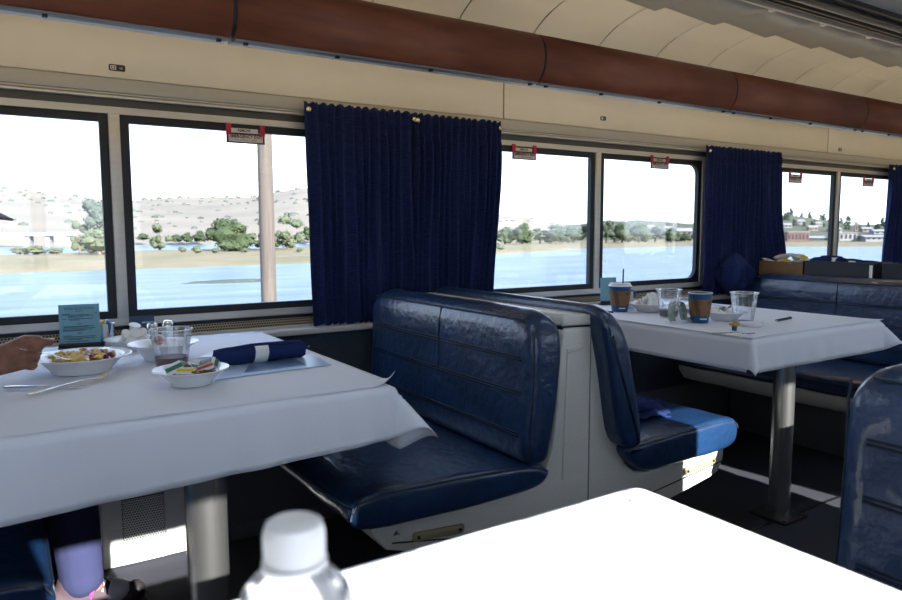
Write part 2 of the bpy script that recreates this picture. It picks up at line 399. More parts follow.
def side_wall(name, side):
    """one long wall with window openings; side +1 = far, -1 = near"""
    g = setting(name)
    def Y(y): return y if side > 0 else 2*YM-y
    def bx(mb, x0, x1, y0, y1, z0, z1, bev=0):
        a, b = sorted((Y(y0), Y(y1))); return mb.box(x0, x1, a, b, z0, z1, bev)
    b = MB(); bx(b, X0, X1, YW, YW+0.035, -0.12, ZB); bx(b, X0, X1, YW, YW+0.035, ZT, 2.10)
    dv = DIV if side > 0 else NDIV
    ed = [X0]+[q for d in dv for q in (d-HW, d+HW)]+[X1]
    for i in range(0, len(ed), 2): bx(b, ed[i], ed[i+1], YW, YW+0.035, ZB, ZT)
    b.build('wall_core', 'band', g, smooth=0)
    # cream panels between window header and light valance, joints recessed
    seams = [1.888+2.566*k for k in range(-2, 3)]
    seams = [X0]+[s for s in seams if X0 < s < X1]+[X1]
    for i in range(len(seams)-1):
        q = MB(); bx(q, seams[i]+0.003, seams[i+1]-0.003, YW-0.014, YW-0.001, 1.592, 1.82, 0.002)
        q.build('upper_panel', 'cream', g)
    q = MB(); bx(q, X0, X1, YW-0.020, YW-0.001, 1.545, 1.590, 0.004); q.build('header_band', 'band', g)
    q = MB(); bx(q, X0, X1, YW-0.012, YW-0.001, 1.540, 1.548); bx(q, X0, X1, YW-0.026, YW-0.001, 1.526, 1.534, 0.002); q.build('header_rib', 'silver', g)
    q = MB(); bx(q, X0, X1, YW-0.010, YW-0.001, 1.501, 1.527); bx(q, X0, X1, YW-0.016, YW-0.009, 1.500, 1.506); q.build('header_recess', 'recess', g)
    # ledge, grille, wainscot, heater
    q = MB(); bx(q, X0, X1, 2.445, YW-0.001, 0.722, 0.745, 0.004); q.build('ledge', 'ledge', g)
    q = MB(); bx(q, X0, X1, YW-0.02, YW-0.001, 0.745, 0.752, 0.001); q.build('ledge_lip', 'ledge', g)
    if side > 0:
        q = MB(); perforated(q, (-0.8, YW-0.012, 0.752), (1, 0, 0), (0, 0, 1), 580, 3, 0.0092, 0.0033)
        o = q.build('grille_strip', 'tan_mesh', g, smooth=0); o['kind'] = 'stuff'
    q = MB(); bx(q, X0, X1, YW-0.006, YW-0.001, 0.752, 0.790); q.build('grille_backing', 'gasket', g, smooth=0)
    wx = [X0]+[W0+PITCHX*(k+0.5) for k in range(-2, 4) if X0 < W0+PITCHX*(k+0.5) < X1]+[X1]
    for i in range(len(wx)-1):
        q = MB(); bx(q, wx[i]+0.002, wx[i+1]-0.002, 2.462, YW-0.001, 0.27, 0.722, 0.003)
        q.build('wainscot_panel', 'wainscot', g)
    q = MB(); bx(q, X0, X1, 2.47, YW-0.001, 0.0, 0.27); q.build('heater_duct', 'heater_dark', g, smooth=0)
    return g
wall_far = side_wall('wall_back', 1)
wall_near = side_wall('wall_front', -1)
# heater covers below the first two tables
def heater_cover(x0, x1, mx0, mx1, mz0, mz1, m, cell):
    y = 2.452
    t = MB(); t.box(x0, mx0, y, y+0.018, 0.005, 0.268, 0.002); t.box(mx1, x1, y, y+0.018, 0.005, 0.268, 0.002)
    t.box(mx0, mx1, y, y+0.018, 0.005, mz0, 0.0); t.box(mx0, mx1, y, y+0.018, mz1, 0.268, 0.0)
    o = t.build('heater_cover', m, wall_far)
    q = MB(); nx, nz = int((mx1-mx0)/cell), int((mz1-mz0)/cell)
    perforated(q, (mx0, y+0.003, mz0), (1, 0, 0), (0, 0, 1), nx, nz, cell, cell*0.34)
    s = q.build('perforated_grille', m, o, smooth=0); s['kind'] = 'stuff'
    q = MB()
    for zz in (0.08, 0.19):
        q.lathe([(0.0045, 0), (0.004, 0.003), (0, 0.004)], (0, 0, 0), 8)
        n = 24; q.v[-n:] = [(x1-0.014+a, y-c, zz+b) for a, b, c in q.v[-n:]]
    q.build('cover_screw', 'black', o)
heater_cover(0.225, 0.50, 0.285, 0.42, 0.05, 0.228, 'heater', 0.0082)
heater_cover(0.515, 1.02, 0.60, 0.98, 0.05, 0.235, 'heater_dark', 0.0082)
q = MB(); q.box(0.505, 1.02, 2.449, 2.455, 0.0, 0.05, 0.002); q.build('heater_kick', 'heater_dark', wall_far)
q = MB(); q.extr([(0.185, 0.0), (0.215, 0.0), (0.222, 0.262), (0.195, 0.262)], 2.40, 2.46, 'y', 0.002)
q.build('wall_bracket', 'heater', wall_far)
q = MB(); q.lathe([(0.004, 0), (0.003, 0.002), (0, 0.003)], (0, 0, 0), 8); q.v = [(0.945+a, 2.461-c, 0.675+b) for a, b, c in q.v]
q.build('wainscot_rivet', 'silver', wall_far)

# windows -------------------------------------------------------------------------------------------
def rrect(x0, x1, z0, z1, r, which=(1, 1, 1, 1), n=5):
    """rounded rectangle, corners bl br tr tl"""
    out = []
    for k, (cx, cz, a0) in enumerate(((x0, z0, 180), (x1, z0, 270), (x1, z1, 0), (x0, z1, 90))):
        rr = r if which[k] else 0.0008
        ox = cx+rr if k in (0, 3) else cx-rr; oz = cz+rr if k in (0, 1) else cz-rr
        for i in range(n+1):
            a = RAD(a0+90*i/n); out.append((ox+rr*cos(a), oz+rr*sin(a)))
    return out
def ring(mb, outer, inner, y0, y1):
    n = len(outer)
    vs = [(a, y0, b) for a, b in outer]+[(a, y0, b) for a, b in inner]+[(a, y1, b) for a, b in outer]+[(a, y1, b) for a, b in inner]
    fs = []
    for i in range(n):
        j = (i+1) % n
        fs += [(i, j, n+j, n+i), (2*n+i, 3*n+i, 3*n+j, 2*n+j), (i, 2*n+i, 2*n+j, j), (n+i, n+j, 3*n+j, 3*n+i)]
    return mb.add(vs, fs)
def make_window(name):
    g = setting(name); y = 0.0                      # local: y=0 is the wall face, z absolute
    f = MB(); ring(f, rrect(-HW, HW, ZB, ZT, 0.012), rrect(-HW+0.022, HW-0.022, ZB+0.023, ZT-0.022, 0.006), -0.018, 0.03)
    f.box(-0.017, 0.017, -0.017, 0.03, ZB+0.02, ZT-0.02, 0.003)
    f.build('window_frame', 'silver', g)
    for s in (-1, 1):
        xa, xb = (0.017, HW-0.022) if s > 0 else (-HW+0.022, -0.017)
        wh = (0, 1, 1, 0) if s > 0 else (1, 0, 0, 1)
        k = MB(); ring(k, rrect(xa, xb, ZB+0.023, ZT-0.022, 0.006), rrect(xa+0.028, xb-0.026, ZB+0.047, ZT-0.047, 0.055, wh), -0.008, 0.014)
        k.build('gasket', 'gasket', g)
        p = MB(); p.box(xa+0.01, xb-0.01, 0.008, 0.013, ZB+0.03, ZT-0.03)
        p.build('pane', 'glass', g, smooth=0)
        # faint reversed print on the glass
        t = MB(); z = ZT-0.085
        for i, dx in enumerate((0.09, 0.128, 0.18, 0.218)):
            ring(t, rrect(xa+dx+0.03, xa+dx+0.062, z-0.018, z+0.016, 0.002), rrect(xa+dx+0.033, xa+dx+0.059, z-0.015, z+0.013, 0.001), 0.0060, 0.0068)
        for i in range(5): t.box(xa+0.30+i*0.028, xa+0.318+i*0.028, 0.0060, 0.0068, z-0.003, z+0.003)
        t.box(xa+0.12, xa+0.21, 0.0060, 0.0068, z+0.02, z+0.024); t.box(xa+0.045, xa+0.075, 0.0060, 0.0068, z+0.012, z+0.016); t.box(xa+0.05, xa+0.072, 0.0060, 0.0068, z-0.03, z-0.022)
        t.build('glass_print', 'print', g, smooth=0)
    return g
win = make_window('window_1'); win.location = (DIV[1], YW, 0)
for k, nm in ((2, 'window_2'), (3, 'window_3'), (0, 'window_4'), (4, 'window_5')):
    c = copy_tree(win, loc=(DIV[k], YW, 0)); c.name = nm
for k in range(5):
    c = copy_tree(win, loc=(NDIV[k], YN, 0), rz=pi); c.name = 'window_%d' % (6+k)

# red emergency exit pull tags hanging from the window gaskets
def exit_tag(px, py, label, wide=0.135):
    p = aty(px, py, YW-0.02); g = thing('exit_tag', label, 'sign', p, group='red exit tags on the windows')
    b = MB(); b.box(-wide/2, wide/2, -0.004, 0, -0.030, 0.006, 0.001)
    b.build('tag_plate', 'tag_dark', g)
    for s in (-1, 1):
        q = MB(); q.box(s*wide/2-0.009-s*0.008, s*wide/2+0.009-s*0.008, -0.006, 0, -0.002, 0.036, 0.001); q.build('pull_tab', 'tag_red', g)
    q = MB(); q.box(-wide/2+0.014, wide/2-0.024, -0.0055, -0.003, 0.006, 0.021, 0.001); q.build('upper_strip', 'tag_cream', g)
    q = MB(); q.box(-wide/2+0.007, wide/2-0.007, -0.0055, -0.003, -0.0255, -0.001, 0.0005); q.build('lower_strip', 'tag_cream', g)
    text('EMERGENCY EXIT', 0.0142, 'tag_dark', g, Matrix.Translation((0, -0.0062, -0.0075)) @ WALLROT, 'exit_lettering')
    text('PULL HANDLE TO OPEN', 0.0070, 'tag_dark', g, Matrix.Translation((0, -0.0062, -0.019)) @ WALLROT, 'small_lettering')
    text('REMOVE', 0.012, 'tag_dark', g, Matrix.Translation((-0.006, -0.0062, 0.0135)) @ WALLROT, 'upper_lettering')
exit_tag(245.5, 135, 'red exit tag on the window pane nearest the brown utility pole')
exit_tag(524, 153, 'red exit tag on the pane just beside the wide double curtain')
exit_tag(659.5, 163, 'red exit tag on the rounded pane of the middle window')
exit_tag(795, 178, 'small red exit tag just beside the third curtain, far window')
exit_tag(868, 182, 'small red exit tag on the farthest pane, beside the last curtain')

# little black row number plates on the cream wall
def plate(px, py, label, w_, h_, num):
    p = aty(px, py, YW-0.0145); g = thing('seat_plate', label, 'sign', p, group='row number plates on the wall')
    b = MB(); b.extr(rrect(-w_/2, w_/2, -h_/2, h_/2, h_*0.25), -0.003, 0.0, 'y'); b.build('plate', 'black', g)
    q = MB(); ring(q, rrect(-w_*0.42, -w_*0.06, -h_*0.33, h_*0.33, 0.002), rrect(-w_*0.36, -w_*0.12, -h_*0.22, h_*0.22, 0.001), -0.0042, -0.003)
    q.box(-w_*0.31, -w_*0.17, -0.0042, -0.003, -h_*0.12, h_*0.16)
    q.build('seat_symbol', 'tag_cream', g, smooth=0)
    text(num, h_*0.5, 'tag_cream', g, Matrix.Translation((w_*0.22, -0.0040, -h_*0.05)) @ WALLROT, 'row_number')
plate(117, 68, 'black row number plate above the window nearest the diner', 0.048, 0.020, '18')
plate(603, 118.5, 'black row number plate above the middle window divider', 0.034, 0.020, '4')
plate(840, 149.5, 'small black row number plate above the farthest window', 0.034, 0.020, '3')

# end walls
for nm, xx in (('wall_left', X0), ('wall_right', X1)):
    q = MB(); q.box(xx-0.05 if xx < 0 else xx, xx if xx < 0 else xx+0.05, YN-0.1, YW+0.1, -0.1, 2.14); struct(q.build(nm, 'cream', smooth=0))

# ceiling ------------------------------------------------------------------------------------------------
ceil = setting('ceiling')
ZC = 2.05
def cove_pt(a, side):
    y = 2.09+(2.516-2.09)*sin(a); z = 1.80+(ZC-1.80)*cos(a)
    return (y if side > 0 else 2*YM-y, z)
PW = 0.385; PX0 = 0.06
for side in (1, -1):
    k0 = int((X0-PX0)//PW)
    for k in range(k0, int((X1-PX0)//PW)+1):
        xa, xb = PX0+k*PW, PX0+(k+1)*PW
        if xa < X0 or xb > X1: continue
        wide = 0.0035 if k % 2 == 0 else 0.0012
        q = MB(); n = 14
        vs = []; fs = []
        for i in range(n+1):
            y, z = cove_pt(pi/2*i/n, side); yy, zz = cove_pt(pi/2*i/n, side)
            for x, lift in ((xa+wide, 0), (xa+wide+0.004, -0.003), (xb-wide-0.004, -0.003), (xb-wide, 0)):
                vs.append((x, y-side*lift*-1.0*0, z+lift))
        for i in range(n):
            for j in range(3): fs.append((i*4+j, i*4+j+1, (i+1)*4+j+1, (i+1)*4+j))
        q.add(vs, fs); q.build('cove_panel', 'cove', ceil)
        # grey diffuser sheet, overlapping its neighbour like a shingle
        y0, y1 = (2.10, 1.80) if side > 0 else (2*YM-2.10, 2*YM-1.80)
        q = MB(); s = 1 if side > 0 else -1
        top = 2.045; lo = 2.022
        def e(x): return x
        vs = [(xa-0.01, y1, top), (xa+0.06, y1, top-0.002), (xb-0.05, y1, lo), (xb+0.004, y1, lo-0.004), (xb+0.02, y1, top-0.004),
              (xa+0.02, y0, top), (xa+0.10, y0+s*0.002, top-0.003), (xb-0.08, y0+s*0.006, lo+0.006), (xb-0.005, y0+s*0.002, lo-0.002), (xb+0.012, y0-s*0.010, top-0.004)]
        q.add(vs, [(i, i+1, i+6, i+5) for i in range(4)])
        d = solid(q.build('diffuser_sheet', 'diffuser', ceil, smooth=60), 0.003)
        q = MB(); yc = y1+s*0.02; q.box(xb-0.012, xb+0.012, yc-0.012, yc+0.012, lo-0.016, lo-0.002, 0.003); q.build('sheet_clip', 'white_plastic', d)
    b = MB(); ya, yb = sorted((1.81 if side > 0 else 2*YM-1.81, 1.63 if side > 0 else 2*YM-1.63))
    b.box(X0, X1, ya, yb, 2.03, 2.09); b.build('track_base', 'track', ceil, smooth=0)
    for off, hh, m in ((1.805, 0.022, 'silver'), (1.775, 0.012, 'track'), (1.735, 0.020, 'track'), (1.705, 0.016, 'band'), (1.668, 0.014, 'track')):
        yy = off if side > 0 else 2*YM-off
        b = MB(); b.box(X0, X1, yy-0.006, yy+0.006, 2.03-hh, 2.035, 0.002); b.build('track_rail', m, ceil)
    b = MB(); ya, yb = sorted((2.085 if side > 0 else 2*YM-2.085, YW+0.1 if side > 0 else YN-0.1)); b.box(X0, X1, ya, yb, 2.10, 2.14)
    b.build('ceiling_deck', 'cove', ceil, smooth=0)
b = MB(); b.box(X0, X1, 2*YM-1.64, 1.64, 2.05, 2.12); b.build('ceiling_centre', 'grey_ceiling', ceil, smooth=0)
b = MB(); b.box(X0, X1, 2*YM-2.11, 2.11, 2.085, 2.14); b.build('ceiling_backing', 'grey_ceiling', ceil, smooth=0)

for k in range(-1, 4):  # unseen fill lights, added to brighten the tables and seats
    g = thing('added_fill_light', 'unseen fill light panel added along the middle of the carriage ceiling', 'lamp', (W0+PITCHX*k, YM, 2.05), 0, 'added ceiling fill lights')
    b = MB(); b.box(-0.72, 0.72, -0.17, 0.17, -0.02, -0.001, 0.004); b.build('added_lamp_frame', 'white_plastic', g)
    b = MB(); b.box(-0.69, 0.69, -0.14, 0.14, -0.024, -0.019, 0.001); b.build('added_lamp_diffuser', 'added_lamp', g)

# wooden light valance along the walls ---------------------------------------------------------------------
JS = 1.066; JX = 0.557
def valance(name, side):
    g = setting(name)
    def Y(y): return y if side > 0 else 2*YM-y
    pr = []
    for i in range(13):
        a = RAD(-78+156*i/12); pr.append((1.985-0.055*cos(a), 1.702+0.078*sin(a)))
    k = -4
    while JX+k*JS < X1:
        xa, xb = max(X0, JX+k*JS)+0.006, min(X1, JX+(k+1)*JS)-0.006; k += 1
        if xb-xa < 0.1: continue
        b = MB(); vs = []
        for x in (xa, xb):
            vs += [(x, Y(y), z) for y, z in pr]
        n = len(pr); b.add(vs, [(i, i+1, n+i+1, n+i) for i in range(n-1)])
        solid(b.build('wood_panel', 'wood', g, smooth=60), 0.010, 1 if side < 0 else 1)
        b = MB(); ya, yb = sorted((Y(1.957), Y(1.985))); b.box(xa, xb, ya, yb, 1.615, 1.621, 0.002)
        lip = b.build('bottom_lip', 'lip_grey', g)
        b = MB()
        for x in (xa+0.03, xa+0.30, xa+0.62, xb-0.03): b.box(x-0.006, x+0.006, ya, ya+0.012, 1.607, 1.614, 0.001)
        b.build('lip_clip', 'black', lip)
        b = MB(); ya, yb = sorted((Y(1.975), Y(1.995))); b.box(xa, xb, ya, yb, 1.779, 1.785, 0.002); b.build('top_lip', 'silver', g)
        b = MB(); ya, yb = sorted((Y(2.0), Y(2.03))); b.box(xa, xb, ya, yb, 1.62, 1.70); b.build('lamp_channel', 'white_plastic', g, smooth=0)
        b = MB(); b.tube([(xa+0.05, Y(2.10), 1.715), (xb-0.05, Y(2.10), 1.715)], 0.013, 8); b.build('lamp_tube', 'tube', g)
    for kk in range(-4, 9):
        x = JX+kk*JS
        if not X0 < x < X1: continue
        b = MB(); vs = [(xx, Y(y+dy), z) for xx in (x-0.0055, x+0.0055) for dy in (-0.006, 0.02) for y, z in pr]; n = len(pr)
        b.add(vs, [(i, i+1, 2*n+i+1, 2*n+i) for i in range(n-1)]+[(k_*n+i, k_*n+i+1, (k_+1)*n+i+1, (k_+1)*n+i) for k_ in (0, 2) for i in range(n-1)]); b.build('joint_strip', 'black', g, smooth=0)
    return g
valance('trim_1', 1); valance('trim_2', -1)

# ================================================================ furniture
# back-to-back bench: a fibreglass shell with a cushion and a backrest on either side
BY = 1.9
def bench(label, xb, group):
    g = thing('booth_bench', label, 'bench', (xb, BY, 0), 0, group)
    def y_(y): return y-BY
    shell = [(-0.70, 0.415), (-0.695, 0.385), (-0.655, 0.335), (-0.60, 0.318), (-0.36, 0.262), (-0.30, 0.235), (0.30, 0.225), (0.36, 0.245), (0.56, 0.278), (0.60, 0.292), (0.625, 0.33),
             (0.628, 0.372), (0.40, 0.366), (0.25, 0.358), (0.195, 0.368), (0.155, 0.40), (0.118, 0.48), (0.072, 0.62), (0.040, 0.74), (0.022, 0.829), (-0.098, 0.832), (-0.112, 0.74), (-0.118, 0.62), (-0.135, 0.50), (-0.155, 0.44), (-0.19, 0.405), (-0.24, 0.395)]
    b = MB(); b.extr(shell, y_(1.45), y_(2.415), 'y', 0.006); sh = b.build('shell', 'shell', g)
    b = MB(); b.box(-0.26, 0.26, y_(1.56), y_(2.41), 0.0, 0.24, 0.004); b.build('plinth', 'heater_dark', g)
    cap = [(-0.106, 0.838), (0.016, 0.834), (0.008, 0.858), (0.0, 0.866), (-0.092, 0.870), (-0.101, 0.863)]
    b = MB(); b.extr(cap, y_(1.448), y_(2.30), 'y', 0.006); b.build('shell_cap', 'shell', g)
    b = MB(); b.box(-0.1, 0.012, y_(1.456), y_(2.28), 0.828, 0.842); b.build('cap_joint', 'black', sh, smooth=0)
    b = MB(); b.box(0.002, 0.0045, y_(1.4485), y_(1.4515), 0.235, 0.825); b.build('side_seam', 'heater_dark', sh, smooth=0)
    b = MB(); b.extr([(-0.088, 0.775), (-0.02, 0.785), (-0.022, 0.77), (-0.085, 0.76)], y_(1.4475), y_(1.452), 'y', 0.002)
    b.extr([(-0.10, 0.40), (-0.088, 0.40), (-0.078, 0.76), (-0.086, 0.76)], y_(1.4475), y_(1.452), 'y', 0.002); b.build('moulded_ridge', 'shell', sh)
    b = MB(); b.tube([(-0.64, y_(1.4495), 0.35), (-0.30, y_(1.4495), 0.29)], 0.0022, 5); b.tube([(0.27, y_(1.4495), 0.285), (0.618, y_(1.4495), 0.325)], 0.0022, 5); b.build('base_seam', 'black', sh)
    for xa, xb_, za, zb_ in ((-0.585, -0.435, 0.352, 0.341), (0.42, 0.575, 0.325, 0.340)):
        t = MB(); a = atan2(zb_-za, xb_-xa); L = hypot(xb_-xa, zb_-za)
        t.box(-L/2, L/2, -0.008, 0, -0.012, 0.012, 0.006, 3, Matrix.Translation(((xa+xb_)/2, y_(1.449), (za+zb_)/2)) @ Matrix.Rotation(-a, 4, 'Y'))
        lo = t.build('latch_plate', 'latch', g)
        t = MB()
        for s in (-1, 1):
            cx, cz = (xa+xb_)/2+s*(L/2-0.014)*cos(a), (za+zb_)/2+s*(L/2-0.014)*sin(a)
            t.tube([(cx, y_(1.441), cz), (cx, y_(1.438), cz)], 0.0042, 8)
        t.build('latch_screw', 'black', lo)
    t = MB(); t.tube([(-0.635, y_(1.4485), 0.368), (-0.628, y_(1.4485), 0.377), (-0.620, y_(1.4485), 0.368), (-0.632, y_(1.4485), 0.372)], 0.0018, 5); t.build('recycle_mark', 'black', sh)
    # cushions
    cl = chaikin([(-0.765, 0.47), (-0.765, 0.435), (-0.72, 0.408), (-0.40, 0.402), (-0.215, 0.408), (-0.17, 0.44), (-0.185, 0.468), (-0.25, 0.488), (-0.50, 0.500), (-0.735, 0.506)], 2)
    cr_ = chaikin([(0.645, 0.452), (0.640, 0.40), (0.60, 0.378), (0.30, 0.372), (0.20, 0.376), (0.135, 0.42), (0.10, 0.472), (0.25, 0.476), (0.45, 0.485), (0.615, 0.488)], 2)
    for nm, pr, sgn in (('seat_cushion', cl, -1), ('seat_cushion', cr_, 1)):
        b = MB(); bolster(b, pr, y_(1.405), y_(2.40), 0.022, wob=0.004, nmid=24)
        o = b.build(nm, 'leather', g, smooth=60)
        b = MB()
        top = sorted([p for p in pr if p[1] > 0.455], key=lambda p: p[0]); path = [(x, y_(1.410), z-0.010) for x, z in top][::2]
        fx = (min if sgn < 0 else max)(p[0] for p in pr); fz = 0.47 if sgn < 0 else 0.455
        path = path[::-1] if sgn < 0 else path
        path += [(fx-sgn*0.008, y_(1.412), fz+0.004), (fx-sgn*0.002, y_(1.45), fz), (fx-sgn*0.001, y_(1.9), fz), (fx-sgn*0.002, y_(2.38), fz)]
        b.tube(path, 0.0035, 6); b.build('seat_piping', 'seam', o)
    # backrests
    bl = [(-0.197, 0.478), (-0.278, 0.484), (-0.272, 0.60), (-0.262, 0.72), (-0.264, 0.83), (-0.250, 0.878), (-0.205, 0.897), (-0.165, 0.885), (-0.152, 0.84), (-0.152, 0.76), (-0.162, 0.66), (-0.182, 0.55)]
    br = [(0.076, 0.472), (0.160, 0.462), (0.168, 0.50), (0.150, 0.60), (0.122, 0.72), (0.096, 0.82), (0.062, 0.878), (0.020, 0.897), (-0.006, 0.885), (0.002, 0.82), (0.025, 0.72), (0.050, 0.60)]
    for pr, sgn in ((bl, -1), (br, 1)):
        ps = chaikin(pr, 2); b = MB(); bolster(b, ps, y_(1.385), y_(2.33), 0.030, R=0.10, drop=0.07, wob=0.003, nmid=16)
        o = b.build('backrest', 'leather', g, smooth=60)
        front = sorted([(z, x) for x, z in pr if (x < -0.24 if sgn < 0 else (x, z) in br[1:7])])
        def fx(z):
            for i in range(len(front)-1):
                (z0, x0), (z1, x1) = front[i], front[i+1]
                if z0 <= z <= z1: return x0+(x1-x0)*(z-z0)/(z1-z0)
            return front[-1][1] if z > front[-1][0] else front[0][1]
        for z in (0.868, 0.762, 0.670, 0.560):
            for dz in ((0.0, 0.008) if z < 0.8 else (0.0,)):
                b = MB(); b.tube([(fx(z+dz)+sgn*0.0008, y_(1.43+0.86*i/12), z+dz-0.012*(1-abs(i-6)/6)*0) for i in range(13)], 0.0028, 5)
                b.build('stitch_line', 'seam', o)
        b = MB(); b.tube([(fx(z)+sgn*0.0008, y_(1.84), z) for z in (0.68, 0.72, 0.765, 0.81, 0.866)], 0.0028, 5); b.build('stitch_line', 'seam', o)
        if sgn > 0: continue
        b = MB(); b.tube([(fx(z)-sgn*0.012, y_(1.388)+0.003, z) for z in (0.50, 0.56, 0.62, 0.68, 0.74, 0.79, 0.83, 0.855)], 0.0024, 6); b.build('side_piping', 'seam', o)
    return g
BX = [W0+PITCHX*(k+0.5) for k in (-1, 0, 1, 2)]
GB = 'navy booth benches'
bn = bench('navy leather double bench between the two clothed tables on the window side', 1.397, GB)
copy_tree(bn, (-0.595, BY, 0), 'navy leather bench the diner sits on, only its cushion corner in view')
copy_tree(bn, (3.66, BY, 0), 'navy leather bench in the distance with cardboard box and bins on top', sc=(1, 1, 0.978))
copy_tree(bn, (1.400, 0.1004, 0), 'navy leather bench behind the bare white table, only its backrest in view', sc=(1, -0.97, 1))

# tables ---------------------------------------------------------------------------------------------------
TH = 0.747
def table(label, cx, ynear, yfar, py, group, px=0.0, pr=0.0415):
    g = thing('dining_table', label, 'table', (cx, py, 0), 0, group)
    b = MB(); a, c = sorted((ynear-py, yfar-py)); b.box(-0.40, 0.40, a, c, TH-0.030, TH-0.002, 0.006); b.build('table_top', 'laminate', g)
    b = MB(); b.lathe([(pr, 0.012), (pr, TH-0.03)], (px, 0, 0), n=32, capb=True, capt=True); b.build('pedestal', 'steel', g)
    b = MB(); b.box(px-0.075, px+0.075, -0.075, 0.075, 0, 0.012, 0.002); pl = b.build('base_plate', 'plate_steel', g)
    b = MB()
    for sx_ in (-1, 1):
        for sy in (-1, 1): b.lathe([(0.006, 0.012), (0.006, 0.016), (0, 0.018)], (px+sx_*0.062, sy*0.062, 0), 8)
    b.build('plate_bolt', 'plate_steel', pl)
    return g
def sst0(a, b, x): t = max(0, min(1, (x-a)/(b-a))); return t*t*(3-2*t)
def cloth(label, cx, ynear, yfar, ov, seed, group, side=1, hx=0.405, flare=0.10, cflare=0.36, cflare2=0.60, taper=0.0):
    """linen cloth: flat on the table top, hanging over the aisle end and both long sides, corners swung outward"""
    o = MB(); L = abs(yfar-ynear); st = 0.0145
    ns = int((2*hx+2*ov)/st); ntt = int((L+ov)/st); rr = 0.010
    def fn(u, v):
        s = -hx-ov+u*(2*hx+2*ov); ovy = ov*(1-taper*u); t = -ov+v*(L+ov)
        if t < 0: t *= ovy/ov
        cs = max(-hx, min(hx, s)); dx = s-cs; ct = max(0, t); dy = t-ct; d = hypot(dx, dy)
        wr = 0.0016*noise.noise(Vector((s*5+seed, t*5, 0)))+0.0007*noise.noise(Vector((s*17, t*17, seed)))
        fold = -0.0016*math.exp(-((s-0.02)/0.006)**2)
        if d < 1e-6: return (cs, side*ct, wr+0.0022+(fold if False else 0))
        n0, n1 = dx/d, dy/d
        corner = 2*abs(dx*dy)/(d*d)
        al = cs*7+ct*7+seed
        fl_ = flare+0.10*noise.noise(Vector((al*0.9, seed, 0)))+0.06*noise.noise(Vector((al*2.3, seed+4, 0)))
        fl_ = max(0.02, fl_)+(cflare if s < 0 else cflare2)*corner
        d *= 1-0.20*corner*sst0(0.02, 0.08, d)
        if d < rr*pi/2: a = d/rr; out, z = rr*sin(a), -rr*(1-cos(a))
        else:
            q = d-rr*pi/2; out, z = rr+fl_*q, -rr-q*sqrt(max(0.05, 1-fl_*fl_))
        return (cs+n0*out, side*(ct+n1*out), z+0.0022+wr*max(0, 1-d*40))
    o.grid(fn, ns, ntt)
    c = o.build('tablecloth', 'linen', None, (cx, ynear, TH), 60); solid(c, 0.0016, 1)
    return tag(c, label, 'tablecloth', group)
GT = 'dining tables'; GC = 'white tablecloths'
table('pedestal dining table under the white cloth where the diner eats', W0, 1.40, 2.44, 1.45, GT)
cloth('white tablecloth with bowls, menu and blue napkin roll on it', W0, 1.395, 2.44, 0.158, 3.0, GC, taper=0.26)
table('pedestal dining table under the white cloth with coffee cups', 2.445, 1.375, 2.44, 1.525, GT, 0.035, 0.039)
cloth('white tablecloth with two paper coffee cups, beyond the double bench', 2.445, 1.37, 2.44, 0.115, 11.0, GC)
table('pedestal dining table under the sunlit white cloth with the water bottle', W0-0.01, 0.645, -0.42, 0.46, GT)
cloth('sunlit plain white tablecloth under the clear water bottle', W0-0.01, 0.648, -0.42, 0.17, 6.0, GC, side=-1, hx=0.40)

table('pedestal dining table across the aisle beyond the bench back, unseen, added for its shade', 2.50, 0.645, -0.42, 0.46, GT)  # unseen table and cloth, added to shade the bench base across the aisle
cloth('white tablecloth across the aisle beyond the bench back, unseen, added for its shade', 2.50, 0.648, -0.42, 0.12, 8.0, GC, side=-1, hx=0.40)

# curtains ---------------------------------------------------------------------------------------------------
def curtain(label, x0t, x1t, x0b, x1b, zt, zb, pleats, seed, snaps, yb=2.478):
    g = thing('curtain', label, 'curtain', ((x0t+x1t)/2, yb, zb), 0, 'navy curtains between the windows')
    cx = (x0t+x1t)/2; b = MB(); H = zt-zb
    nu, nv = pleats*8, 60
    def fn(u, v):
        z = H*(1-v); k = v
        xa = x0t+(x0b-x0t)*k**1.5-cx; xb_ = x1t+(x1b-x1t)*k**2-cx
        ph = pleats*2*pi*(u+0.018*sin(u*23+seed)*(0.4+v))+1.2*noise.noise(Vector((u*6, v*1.6, seed)))
        amp = 0.016+0.013*noise.noise(Vector((u*8+seed, v*2, 0)))
        if z > H-0.085: amp *= 0.75+0.25*sin((H-z)/0.085*pi)
        dz = 0.004*sin(ph*2.0+1) if v < 0.02 else (0.006*sin(ph) if v > 0.98 else 0)
        gat = 0.005*noise.noise(Vector((u*pleats*2.2, z*60, seed))) if H-0.10 < z < H-0.03 else 0
        x = xa+(xb_-xa)*(u+0.006*sin(ph+1.3))
        return (x, -amp*(1+sin(ph))*0.9-gat-0.004, z+dz)
    b.grid(fn, nu, nv); o = b.build('curtain_fabric', 'curtain', g, smooth=180); solid(o, 0.002)
    for u in snaps:
        q = MB(); q.lathe([(0.0, 0.007), (0.006, 0.006), (0.0095, 0.003), (0.010, 0)], n=14)
        x = x0t+(x1t-x0t)*u-cx
        q.v = [(x+a, -0.036-c_, H-0.030+b_) for a, b_, c_ in q.v]; q.build('snap_stud', 'brass', g)
    return g
curtain('navy pleated curtain beside the window with the utility pole', 0.944, 1.402, 0.962, 1.40, 1.568, 0.752, 13, 1.0, (0.03, 0.985))
curtain('navy pleated curtain behind the double bench, beside the middle window', 1.402, 1.828, 1.40, 1.778, 1.566, 0.752, 13, 5.0, (0.02, 0.97))
curtain('navy curtain between the middle and the far window, bunched at its foot', 3.185, 3.866, 3.172, 3.965, 1.552, 0.752, 17, 9.0, (0.025,))
